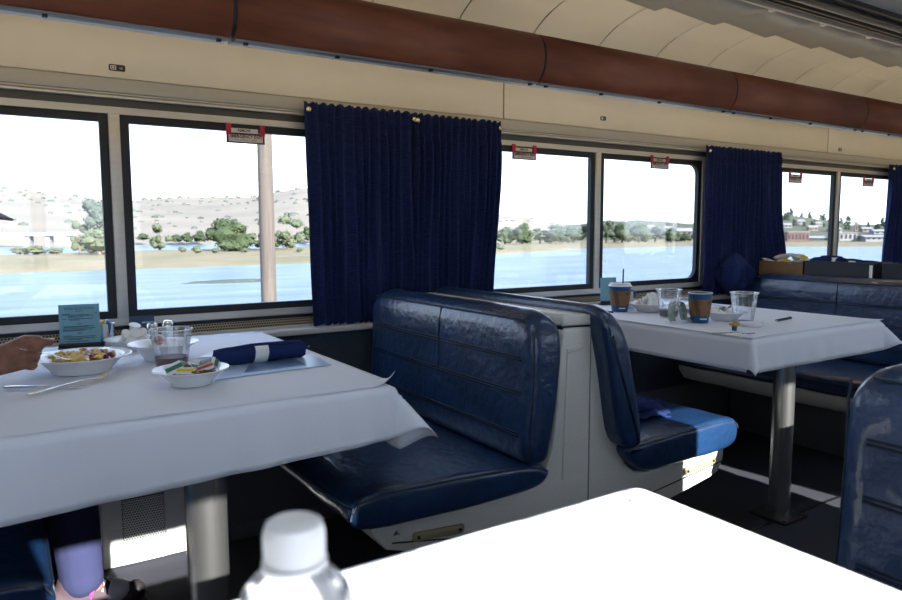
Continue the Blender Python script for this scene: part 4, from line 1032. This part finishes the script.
def bin_(label, c, w_, d_, h_):
    g = thing('napkin_bin', label, 'bin', c, 0, 'black bins on the bench top')
    b = MB(); open_box(b, w_, d_, h_, 0.005); b.build('bin_body', 'bin', g, smooth=0)
    b = MB(); ring(b, [(-w_/2-.004, -d_/2-.004), (w_/2+.004, -d_/2-.004), (w_/2+.004, d_/2+.004), (-w_/2-.004, d_/2+.004)], [(-w_/2+.006, -d_/2+.006), (w_/2-.006, -d_/2+.006), (w_/2-.006, d_/2-.006), (-w_/2+.006, d_/2-.006)], h_-.006, h_+.002)
    b.v = [(x, z, y) for x, y, z in b.v]; b.build('bin_rim', 'bin', g, smooth=0)
    b = MB(); b.box(-w_/2-.006, -w_/2-.004, -d_/2+.004, -d_/2+.018, 0.01, h_-.01); b.build('corner_label', 'foil', g, smooth=0)
bin_('long black bin of navy napkin rolls beside the brown carton', (3.60, 1.905, ZS-0.020), 0.17, 0.345, 0.082)
bin_('small black bin behind the end of the long one', (3.61, 1.635, ZS-0.020), 0.15, 0.14, 0.080)
for i, (dx, dy, dz, rz) in enumerate(((-.03, .115, .062, 1.45), (.02, .095, .070, 1.7), (-.02, .05, .064, 1.3), (.03, .0, .056, 1.6), (-.03, -.045, .050, 1.5), (-.02, -.11, .052, 1.6))):
    napkin_roll('%s navy napkin roll from the carton in the long black bin' % ['first', 'second', 'third, white banded', 'fourth', 'fifth, white banded', 'last'][i], (3.60+dx, 1.905+dy, ZS-0.02+dz), 0.11, 0.021, rz, 'napkin rolls in the black bin', 3+i, band=(i in (2, 4)))

# ================================================================ the diner
def capsule(mb, p0, p1, r0, r1, n=14):
    p0, p1 = Vector(p0), Vector(p1); t = (p1-p0); L = t.length; t = t/L
    pts = []; rs = []
    for k in range(5): a = pi/2*k/4; pts.append(p0-t*r0*cos(a)); rs.append(max(1e-4, r0*sin(a)))
    for k in range(5): a = pi/2*k/4; pts.append(p1+t*r1*sin(a)); rs.append(max(1e-4, r1*cos(a)))
    mb.tube(pts, rs, n)
def chain(mb, pts, rs):
    for i in range(len(pts)-1): capsule(mb, pts[i], pts[i+1], rs[i], rs[i+1])
def remesh(o, vox, it=4):
    m = o.modifiers.new('skin', 'REMESH'); m.mode = 'VOXEL'; m.voxel_size = vox; m.use_smooth_shade = True
    s = o.modifiers.new('smooth', 'SMOOTH'); s.factor = 0.5; s.iterations = it; return o
P0 = Vector((0, 0, 0))
g = thing('person', 'seated diner in a blue cap and blue trousers, eating pasta with a fork', 'person', (-0.36, 2.06, 0.0))
O = -Vector((-0.36, 2.06, 0.0))
def W(*p): return Vector(p)+O
body = MB()
# trunk, neck, head (bowed over the plate)
chain(body, [W(-.40, 2.06, .60), W(-.37, 2.06, .80), W(-.31, 2.06, .98), W(-.28, 2.06, 1.05)], [.14, .13, .13, .10])
capsule(body, W(-.29, 1.90, 1.03), W(-.29, 2.22, 1.03), .07, .07)
capsule(body, W(-.26, 2.06, 1.05), W(-.19, 2.06, 1.16), .056, .054)
body.ball(W(-.145, 2.06, 1.225), .098, 3, (1.0, .80, 1.12)); body.ball(W(-.115, 2.06, 1.165), .068, 3, (.95, .82, 1.0))
capsule(body, W(-.085, 2.06, 1.125), W(-.075, 2.06, 1.12), .028, .022)                 # chin
chain(body, [W(-.058, 2.06, 1.20), W(-.040, 2.06, 1.165), W(-.052, 2.06, 1.155)], [.010, .014, .012])   # nose
for s in (-1, 1): body.ball(W(-.150, 2.06+s*.082, 1.195), .026, 2, (.7, .35, 1.1))         # ears
# legs
for yy, dx in ((2.16, 0.0), (2.31, -0.10)):
    chain(body, [W(-.40, yy-.06, .585), W(.07+dx, yy, .555), W(.135+dx, yy+.03, .30), W(.145+dx, yy+.04, .09), W(.19+dx, yy+.035, .05)], [.095, .062, .054, .040, .034])
# far arm rests on the lap
chain(body, [W(-.29, 2.24, 1.03), W(-.24, 2.32, .80), W(-.08, 2.22, .665), W(-.02, 2.19, .66)], [.050, .042, .030, .028])
# near arm and the hand with the fork
chain(body, [W(-.29, 1.88, 1.03), W(-.30, 1.72, .86), W(-.19, 1.745, .825), W(-.050, 1.785, .815)], [.050, .044, .038, .029])
wr = W(-.050, 1.785, .815); kn = W(.030, 1.836, .843)
for k in range(4):                                      # palm
    f = k/3; capsule(body, wr+Vector((.004, .014*(f-.5), -.024*(f-.5))), kn+Vector((.004*(1-f), -.012+.030*(1-f)-.006, .016-.054*f)), .0175, .0105)
def finger(k, dirs, ls, r):
    f = k/3; p = kn+Vector((.004*(1-f), -.012+.030*(1-f)-.006, .016-.054*f)); pts = [p]
    for d, l in zip(dirs, ls): pts.append(pts[-1]+Vector(d).normalized()*l)
    chain(body, pts, [r*1.12, r, r*.92, r*.80])
    return pts
F1 = finger(0, [(.9, .45, -.10), (.35, .65, -.65), (-.35, .6, -.6)], [.030, .024, .018], .0086)
F2 = finger(1, [(.90, .30, -.15), (.0, .75, -.6), (-.85, .45, -.1)], [.028, .024, .018], .0086)
F3 = finger(2, [(.88, .25, -.15), (-.1, .8, -.5), (-.9, .35, .0)], [.025, .022, .017], .0082)
F4 = finger(3, [(.85, .2, -.15), (-.2, .8, -.4), (-.9, .3, .1)], [.020, .018, .014], .0074)
TH_ = [wr+Vector((.014, .018, .014)), wr+Vector((.050, .048, .030)), wr+Vector((.094, .068, .036)), wr+Vector((.134, .080, .030))]   # thumb lies along the top
chain(body, TH_, [.0165, .0125, .0105, .0085])
bo = body.build('body', 'skin', g); remesh(bo, 0.0034, 2)
nl = MB(); nl.ball(TH_[3]+Vector((.003, -.002, .0075)), .0068, 2, (1.1, .9, .35)); nl.build('thumb_nail', 'nail', g)
# clothes
sh = MB()
chain(sh, [W(-.41, 2.06, .56), W(-.375, 2.06, .80), W(-.31, 2.06, .98), W(-.285, 2.06, 1.045)], [.165, .152, .148, .112])
capsule(sh, W(-.29, 1.89, 1.03), W(-.29, 2.23, 1.03), .085, .085)
chain(sh, [W(-.29, 1.88, 1.03), W(-.297, 1.80, .945)], [.068, .062]); chain(sh, [W(-.29, 2.24, 1.03), W(-.265, 2.28, .92)], [.068, .060])
so = sh.build('shirt', 'shirt', g); remesh(so, 0.010, 4)
tr = MB()
for yy, dx in ((2.16, 0.0), (2.31, -0.10)):
    chain(tr, [W(-.41, yy-.06, .59), W(-.15, yy-.02, .585), W(.065+dx, yy, .56), W(.13+dx, yy+.03, .34), W(.142+dx, yy+.04, .135), W(.143+dx, yy+.04, .110)], [.118, .092, .076, .066, .060, .060])
capsule(tr, W(-.43, 1.99, .59), W(-.43, 2.13, .59), .135, .135)
to = tr.build('trousers', 'denim', g); remesh(to, 0.008, 3)
# cap
cp = MB()
def dome(u, v):
    a = u*2*pi; e = v*pi/2; c = W(-.150, 2.06, 1.228); x, y, z = .106*cos(a)*cos(e), .088*sin(a)*cos(e), .105*sin(e)
    q = Matrix.Rotation(0.30, 3, 'Y') @ Vector((x, y, z)); return c+q
cp.grid(dome, 28, 10); co = cp.build('cap_crown', 'cap_blue', g, smooth=80)
br_ = MB()
def brim(u, v):
    a = (u-0.5)*1.9; r0, r1 = .102, .102+.106*cos(a*0.82); r = r0+(r1-r0)*v
    q = Matrix.Rotation(0.52, 3, 'Y') @ Vector((r*cos(a), r*0.86*sin(a), -.002-.058*sin(a)**2)); return W(-.150, 2.06, 1.236)+q
br_.grid(brim, 18, 8); solid(br_.build('cap_visor', 'cap_grey', g, smooth=80), 0.004, 0)
bt = MB(); bt.ball(W(-.118, 2.06, 1.331), .008, 2, (1, 1, .6)); bt.build('cap_button', 'cap_blue', co)
hr = MB(); hr.ball(W(-.175, 2.06, 1.200), .094, 3, (.88, .86, .9), .05, 3); hr.build('hair', 'hair', g)
for s in (-1, 1):
    e_ = MB(); e_.ball(W(-.066, 2.06+s*.030, 1.197), .0115, 2); eo = e_.build('eye', 'eye', g); e_ = MB(); e_.ball(W(-.0565, 2.06+s*.030, 1.195), .0052, 2); e_.build('iris', 'ink', eo)
lp = MB(); lp.tube([W(-.052, 2.040, 1.138), W(-.043, 2.06, 1.136), W(-.052, 2.08, 1.138)], [.003, .006, .003], 8); lp.build('mouth', 'lip', g)
# shoes
for yy, dx in ((2.20, 0.0), (2.35, -0.10)):
    s0 = MB()
    chain(s0, [W(.09+dx, yy, .062), W(.15+dx, yy, .062), W(.225+dx, yy-.004, .040), W(.268+dx, yy-.006, .036)], [.040, .046, .036, .030])
    capsule(s0, W(.115+dx, yy, .085), W(.125+dx, yy, .115), .042, .044)
    so_ = s0.build('shoe', 'shoe_plum', g); remesh(so_, 0.006, 3)
    tq = MB(); tq.ball(W(.285+dx, yy-.006, .036), .034, 3, (.75, 1.08, .95)); tq.build('toe_cap', 'shoe_dark', so_)
    tq = MB(); tq.ball(W(.225+dx, yy-.004, .050), .042, 3, (1.15, 1.02, .72)); tq.build('vamp', 'shoe_grey', so_)
    tq = MB(); tq.tube([W(.155+dx, yy-.050, .020), W(.160+dx, yy-.046, .075), W(.185+dx, yy-.030, .100), W(.19+dx, yy, .106)], .004, 6); tq.build('pink_piping', 'pink', so_)
    for k in range(4):
        x = .190+dx+k*.018; tq = MB(); tq.tube([W(x, yy-.036, .070-.004*k), W(x+.012, yy-.010, .090-.007*k), W(x+.002, yy+.018, .088-.006*k)], .0035, 6); tq.build('lace', 'lid', so_)
    tq = MB(); tq.box(.055+dx+O.x, .312+dx+O.x, yy-.046+O.y, yy+.046+O.y, .001, .022, .010); tq.build('shoe_sole', 'shoe_dark', so_)
# the fork in the hand is a thing of its own
hp = F1[3]-O
cutlery_fork('steel fork held in the diner\'s hand, tips in the pasta', W(.018, 1.818, .840)-O, W(.127, 1.902, .788)-O, 0.004, 'steel forks')

# ================================================================ outside the windows
ZW = -4.0
b = MB(); b.grid(lambda u, v: (-500+1400*u, 12+700*v, ZW), 4, 4); struct(b.build('river', 'water', smooth=0), 'blue river beyond the carriage windows')
b = MB(); b.box(-500, 700, -900, 14, ZW-1.5, ZW+0.3); struct(b.build('ground', 'field', smooth=0))
def lerp(tab, x):
    if x <= tab[0][0]: return tab[0][1]
    for (a, p), (c, q) in zip(tab, tab[1:]):
        if x <= c: return p+(q-p)*(x-a)/(c-a)
    return tab[-1][1]
NEAR = [(-200, 96), (0, 100), (41, 105), (86, 118), (141, 147), (186, 149), (208, 128), (228, 110), (300, 70), (420, 40)]
FARE = [(-200, 188), (0, 191), (22, 192), (48, 208), (88, 224), (110, 240), (126, 300), (150, 480)]
def sst(a, b_, x): t = max(0, min(1, (x-a)/(b_-a))); return t*t*(3-2*t)
def shore(u, v):
    x = -160+620*u; yn = lerp(NEAR, x); yf = lerp(FARE, x); y = yn-6+(min(yf, 420)+8-yn+6)*v
    k = sst(-3, 7, y-yn)*(1-sst(-8, 4, y-yf))
    h = -5.0+k*(1.35+0.30*noise.noise(Vector((x*.05, y*.09, 0)))+0.22*noise.noise(Vector((x*.3, y*.35, 3))))
    return (x, y, h)
b = MB(); b.grid(shore, 220, 60); struct(b.build('river_bank', 'grass', smooth=60), 'dry grassy bank across the river')
def az(px, py): d = ray(px, py); return math.degrees(atan2(d.x, d.y)), d.z/hypot(d.x, d.y)
RIDGE = [az(*p) for p in ((-260, 182), (-120, 184), (0, 188), (50, 194), (110, 200), (150, 199), (200, 197.5), (250, 196.5), (270, 193), (300, 188), (340, 186), (420, 196), (495, 214.5), (530, 219), (560, 223.5), (590, 227))]
TOWN = [az(*p) for p in ((560, 226), (600, 222), (640, 221), (700, 224), (745, 219), (785, 216), (815, 221), (850, 226), (902, 226), (1000, 222))]
R0 = [(0, 292), (26, 292), (36, 300), (44, 350), (52, 400), (58, 330), (66, 340), (80, 360)]
def hill(tab, a0, a1, R, pw):
    def fn(u, v):
        a = a0+(a1-a0)*u; r0 = lerp(R0, a); Rr = R; e = lerp(tab, a)
        r = r0+(Rr*1.25-r0)*v; top = 1.1+Rr*e
        t = min(1, (r-r0)/(Rr-r0)); z = ZW-1.0+sst(0, 0.03, t)*1.6+(top-ZW-0.6)*(t**pw)
        if r > Rr: z = top-(r-Rr)*0.12
        n = noise.noise(Vector((r*cos(RAD(a))*.012, r*sin(RAD(a))*.012, 0)))*0.6+noise.noise(Vector((r*cos(RAD(a))*.04, r*sin(RAD(a))*.04, 2)))*0.25
        z += n*7*sst(0.05, 0.6, t)*(0.25 if t > .93 else 1)
        return (r*sin(RAD(a)), r*cos(RAD(a)), z)
    return fn
fd, ft = hill(RIDGE, -14, 47, 950, 1.0), hill(TOWN, 38, 78, 820, 0.9)
b = MB(); b.grid(fd, 150, 50); struct(b.build('hillside', 'hill', smooth=80), 'pale dry hills across the river')
b = MB(); b.grid(ft, 110, 46); struct(b.build('town_hillside', 'town_hill', smooth=80), 'green town hillside across the river')
b = MB(); rs = random.Random(12)
for i in range(560):
    p = Vector(fd(rs.random(), 0.80*(0.10+0.90*rs.random()))); s = rs.uniform(0.8, 2.2)
    if i > 440: p = Vector(fd(0.2+0.55*rs.random(), 0.72+0.09*rs.random())); s = rs.uniform(1.6, 3.4)
    b.ball(p, s, 1, (1.2, 1.2, .8), .5, i)
o = b.build('hill_scrub', 'leaf_blue', None, smooth=60); tag(o, 'dark scrub dotted over the pale dry hills', 'scrub', kind='stuff')

def crown_mesh(name, mname, seed, nleaf, kind):
    r_ = random.Random(seed); b = MB(); cl = []
    if kind == 'cone':
        for i in range(7): z = 0.14+i*0.12; cl.append(((r_.uniform(-.06, .06), r_.uniform(-.06, .06), z), 0.46*(1-z)+0.05, 0.10))
    elif kind == 'airy':
        for i in range(11): a = r_.random()*6.28; z = r_.uniform(.22, .95); d = r_.uniform(.05, .36)*(1.1-abs(z-.5)); cl.append(((d*cos(a), d*sin(a), z-.06), r_.uniform(.10, .18), r_.uniform(.09, .15)))
    else:
        cl.append(((0, 0, .45), .38, .42))
        for i in range(14): a = i*2.4; z = r_.uniform(.10, .82); d = .30*sin(pi*min(.95, z+.12)); cl.append(((d*cos(a), d*sin(a), z), r_.uniform(.15, .22), r_.uniform(.13, .19)))
    for i, (c, r, h) in enumerate(cl): b.ball(c, 1.0, 1 if nleaf < 600 else 2, (r*.86, r*.86, h*.86), .35, seed+i, 2.5)
    for k in range(nleaf):
        c, r, h = cl[k % len(cl)]; v = Vector((r_.gauss(0, 1), r_.gauss(0, 1), r_.gauss(0, 1))).normalized()
        p = Vector(c)+Vector((v.x*r, v.y*r, v.z*h))*r_.uniform(.85, 1.12); s = r_.uniform(.020, .042)*(1.3 if nleaf < 600 else .9)
        t = Vector((r_.gauss(0, 1), r_.gauss(0, 1), r_.gauss(0, 1))).normalized(); q = v.cross(t).normalized(); t2 = (v+t*.6).normalized().cross(q)
        b.add([p+q*s, p+t2*s*.8, p-q*s, p-t2*s*.8], [(0, 1, 2, 3)])
    o = b.build(name, mname, None, smooth=0); me = o.data; bpy.data.objects.remove(o); return me
def trunk_mesh():
    b = MB(); b.tube([(0, 0, -.06), (.01, 0, .25), (0, .01, .55)], [.045, .032, .015], 7)
    for a in (.4, 2.5, 4.4): b.tube([(0, 0, .25), (.14*cos(a), .14*sin(a), .50)], [.02, .008], 5)
    o = b.build('trunk', 'bark', None, smooth=60); me = o.data; bpy.data.objects.remove(o); return me
CR = {'big': crown_mesh('crown', 'leaf', 3, 1800, 'round'), 'round': crown_mesh('crown', 'leaf', 8, 520, 'round'), 'pale': crown_mesh('crown', 'leaf_pale', 5, 900, 'airy'),
      'palebush': crown_mesh('crown', 'leaf_pale', 9, 420, 'round'), 'blue': crown_mesh('crown', 'leaf_blue', 11, 900, 'airy'), 'cone': crown_mesh('crown', 'conifer', 15, 160, 'cone'), 'mid': crown_mesh('crown', 'leaf', 21, 420, 'airy')}
TR = trunk_mesh()
def tree(name, label, kind, px, py, wpx, hpx, r=None, group=None, z=-3.5, rz=0):
    p = atr(px, py, r) if r else atz(px, py, z)
    dd = (p-EYE).dot(fwd); k = dd/FPX
    g = thing(name, label, 'bush' if 'bush' in name else 'tree', p, rz, group); g.scale = (wpx*k, wpx*k, hpx*k)
    for nm, me in (('crown', CR[kind]), ('trunk', TR)):
        o = bpy.data.objects.new(nm, me); C.objects.link(o); o.parent = g
    return g
tree('round_tree', 'full dark green round tree on the grassy bank, beside the pole', 'big', 230, 250.5, 50, 36)
tree('loose_tree', 'loose pale tree half hidden by the brown utility pole', 'pale', 263, 249.5, 34, 34, rz=1)
tree('loose_tree', 'loose pale tree between the utility pole and the curtain', 'pale', 288, 249, 38, 36, rz=2)
tree('sapling', 'pale green sapling on the bank, close to the window divider', 'pale', 160, 250, 27, 29, rz=4)
tree('tall_tree', 'tall grey green tree behind the bushy one, nearest pane', 'blue', 104, 252, 46, 52, rz=1)
tree('slender_tree', 'slender pale tree at the edge of the tall grey green one', 'pale', 80, 252.5, 24, 34, rz=3)
tree('bushy_tree', 'low bushy bright green tree before the tall grey green one', 'palebush', 100, 254, 44, 29, rz=2)
for i, (px, py, w_, h_) in enumerate(((20, 254.5, 22, 8), (35, 254.5, 26, 10), (56, 254, 20, 7))):
    tree('low_bush', 'low bright green bush on the bank seen through the nearest pane', 'palebush', px, py, w_, h_, group='low bushes by the bridge', rz=i)
for i, (px, py, w_, h_) in enumerate(((182, 252, 10, 6), (197, 253.5, 12, 9), (216, 253, 10, 6), (245, 252.5, 9, 5), (300, 252, 9, 5))):
    tree('tuft_bush', 'small green bush in the dry grass at the foot of the trees', 'palebush', px, py, w_, h_, group='small bushes in the dry grass', rz=i, z=-3.6)
for i, (px, py, w_, h_) in enumerate(((176, 242, 14, 8), (187, 242, 16, 10), (200, 242, 15, 12), (143, 240, 14, 7), (308, 240, 20, 14))):
    tree('distant_tree', 'distant green tree on the shore behind the sapling and round tree', 'round', px, py, w_, h_, r=296, group='distant shore trees', rz=i)
ordn = ['first', 'second', 'third', 'fourth', 'fifth', 'sixth', 'seventh', 'eighth', 'ninth', 'tenth', 'eleventh', 'twelfth', 'thirteenth']
for i, (px, py, w_, h_, k) in enumerate(((505, 243.5, 25, 17, 'round'), (522, 243.5, 30, 21, 'round'), (540, 243, 26, 15, 'mid'), (556, 243, 30, 19, 'round'), (573, 242.5, 26, 17, 'round'), (590, 242.5, 28, 20, 'mid'),
                                         (606, 242, 26, 21, 'mid'), (622, 242, 28, 19, 'round'), (639, 242, 28, 19, 'round'), (655, 241.5, 24, 15, 'mid'), (671, 241.5, 24, 14, 'round'), (685, 241, 16, 8, 'round'), (697, 241, 18, 10, 'mid'))):
    p = atz(px, py, -3.4); tree('shore_tree', 'leafy green tree on the far shore, %s in the row from the curtain' % ordn[i], k, px, py, w_, h_, r=hypot(p.x, p.y), group='row of trees on the far shore', rz=i*.7)
tree('low_bush', 'small green bush by the water at the double curtain edge', 'palebush', 499, 250, 12, 8, group=None)
rc = random.Random(5)
for i in range(20):
    px = 601+i*5.2+rc.uniform(-1.5, 1.5); a, e = az(px, 222); p = Vector(ft((a-38)/40, 0.76+0.03*rc.random()))
    d = (p-EYE).dot(fwd)/FPX; g = thing('ridge_conifer', 'dark conifer on the town ridge in the middle window', 'tree', p-Vector((0, 0, 1)), i, 'ridge conifers, middle window')
    h_ = rc.uniform(6, 11); g.scale = (h_*.7*d, h_*.7*d, h_*d)
    o = bpy.data.objects.new('crown', CR['cone']); C.objects.link(o); o.parent = g
for i in range(60):
    px = 783+i*2.0+rc.uniform(-1.5, 1.5); a, e = az(px, 222); p = Vector(ft((a-38)/40, rc.choice((0.25, 0.45, 0.62, 0.76, 0.77, 0.78))))
    d = (p-EYE).dot(fwd)/FPX; g = thing('ridge_conifer', 'dark conifer on the town hillside in the far window', 'tree', p-Vector((0, 0, 1)), i, 'hillside conifers, far window')
    h_ = rc.uniform(6, 11); g.scale = (h_*.9*d, h_*.9*d, h_*d)
    o = bpy.data.objects.new('crown', CR[rc.choice(('cone', 'cone', 'mid'))]); C.objects.link(o); o.parent = g
def on_hill(px, py):
    a, e = az(px, py); r0 = lerp(R0, a); R = 820
    for i in range(120):
        v = i/119*0.8; p = Vector(ft((a-38)/40, v)); 
        if (p.z-1.1)/hypot(p.x, p.y) >= e: return p
    return Vector(ft((a-38)/40, 0.76))
def house(label, px, py, wpx, hpx, r, wall, roof, nwin, group=None, flat=False, name='house'):
    p = atr(px, py, r) if r else on_hill(px, py); k = (p-EYE).dot(fwd)/FPX; w_, h_ = wpx*k, hpx*k; dpt = min(w_, 12)
    g = thing(name, label, 'house' if name == 'house' else name, p, -YAW*1.3, group)
    b = MB(); b.box(-w_/2, w_/2, -dpt/2, dpt/2, -2, h_*(1 if flat else .62)); b.build('house_wall', wall, g, smooth=0)
    if flat: b = MB(); b.box(-w_*.52, w_*.52, -dpt*.55, dpt*.55, h_, h_*1.10); b.build('roof', roof, g, smooth=0)
    else: b = MB(); b.extr([(-dpt*.58, h_*.58), (dpt*.58, h_*.58), (0, h_)], -w_*.54, w_*.54, 'x'); b.build('roof', roof, g, smooth=0)
    for i in range(nwin):
        x = -w_/2+w_*(i+.5)/nwin; b = MB(); b.box(x-w_*.22/nwin, x+w_*.22/nwin, -dpt/2-.12, -dpt/2+.02, h_*.16, h_*(.78 if flat else .46)); b.build('window_pane', 'pane_dark', g, smooth=0)
    return g
house('long reddish building with pale roof next to the third curtain', 795, 240.5, 20, 8, 345, 'house_red', 'house_white', 6, None, True, 'building')
house('white flat building beyond the far window divider', 845, 239.5, 16, 6.5, 350, 'house_white', 'roof_grey', 4, None, True, 'building')
house('low white shed roof beside the last curtain', 874, 240, 24, 5, 350, 'house_white', 'house_white', 5, None, False, 'building')
house('low white roofed building beside the long reddish one', 815, 241, 18, 5, 352, 'house_white', 'house_white', 4, None, False, 'building')
house('slim pale tower on the town hillside, last pane', 856, 231, 2.6, 8, None, 'house_tan', 'house_white', 1, None, True, 'tower')
house('tan gabled house on the town hillside, middle window', 683, 236, 15, 8, 470, 'house_tan', 'house_white', 3)
for i, (px, py, w_, h_, r) in enumerate(((668, 231, 6, 4, 560), (651, 229, 5, 3, 620), (697, 233, 6, 4, 500), (640, 228, 5, 3, 640))):
    house('small pale house among the trees, middle window', px, py, w_*1.2, h_*1.25, None, 'house_white', 'roof_grey', 2, 'small houses, middle window')
for i, (px, py, w_, h_, r) in enumerate(((787, 228, 6, 3.5, 600), (800, 224, 6, 3.5, 680), (812, 231, 7, 4, 540), (818, 226, 5, 3, 640), (834, 232, 9, 3.5, 520), (866, 232, 8, 3.5, 520), (878, 234, 10, 3.5, 480), (893, 231, 6, 3.5, 540))):
    house('small pale house on the town hillside, far window', px, py, w_*1.2, h_*1.25, None, 'house_tan' if i % 3 == 2 else 'house_white', 'roof_grey', 2, 'small houses, far window')
# road bridge low in front of the pale hills
p0, p1 = atr(22, 232.5, 286), atr(78, 235, 281); c = (p0+p1)/2; d = p1-p0; L = hypot(d.x, d.y)
g = thing('road_bridge', 'pale concrete road bridge below the dry hills, nearest pane', 'bridge', (c.x, c.y, ZW), atan2(d.y, d.x))
b = MB(); b.box(-L*.9, L*.5, -3, 3, 3.9, 4.7); b.build('deck', 'concrete', g, smooth=0)
b = MB(); b.box(-L*.9, L*.5, -3.2, -3.0, 4.6, 5.2); b.build('railing', 'concrete', g, smooth=0)
for x in (-.38, -.02, .36): b = MB(); b.box(L*x-.7, L*x+.7, -2.2, 2.2, -1, 3.9); b.build('pier', 'concrete', g, smooth=0)
# mud bar and utility pole
p = atz(232, 281.5, ZW); b = MB(); b.ball((0, 0, 0), 1, 3, (4.6, 2.4, .16), .5, 4); tag(b.build('mud_bar', 'leaf_blue', None, p), 'low dark mud bar in the river beneath the round tree', 'mud bar')
d = ray(267, 230); k = 15.0/d.y; g = thing('utility_pole', 'weathered brown utility pole standing close outside the window', 'pole', (d.x*k, 15.0, ZW))
b = MB(); b.lathe([(0.0, -.5), (.17, -.5), (.165, 4.0), (.15, 9.5), (0, 9.55)], n=20); b.build('pole_shaft', 'pole_wood', g)
b = MB(); b.box(-1.2, 1.2, -.24, -.14, 8.6, 8.72, .01); b.build('cross_arm', 'pole_wood', g)
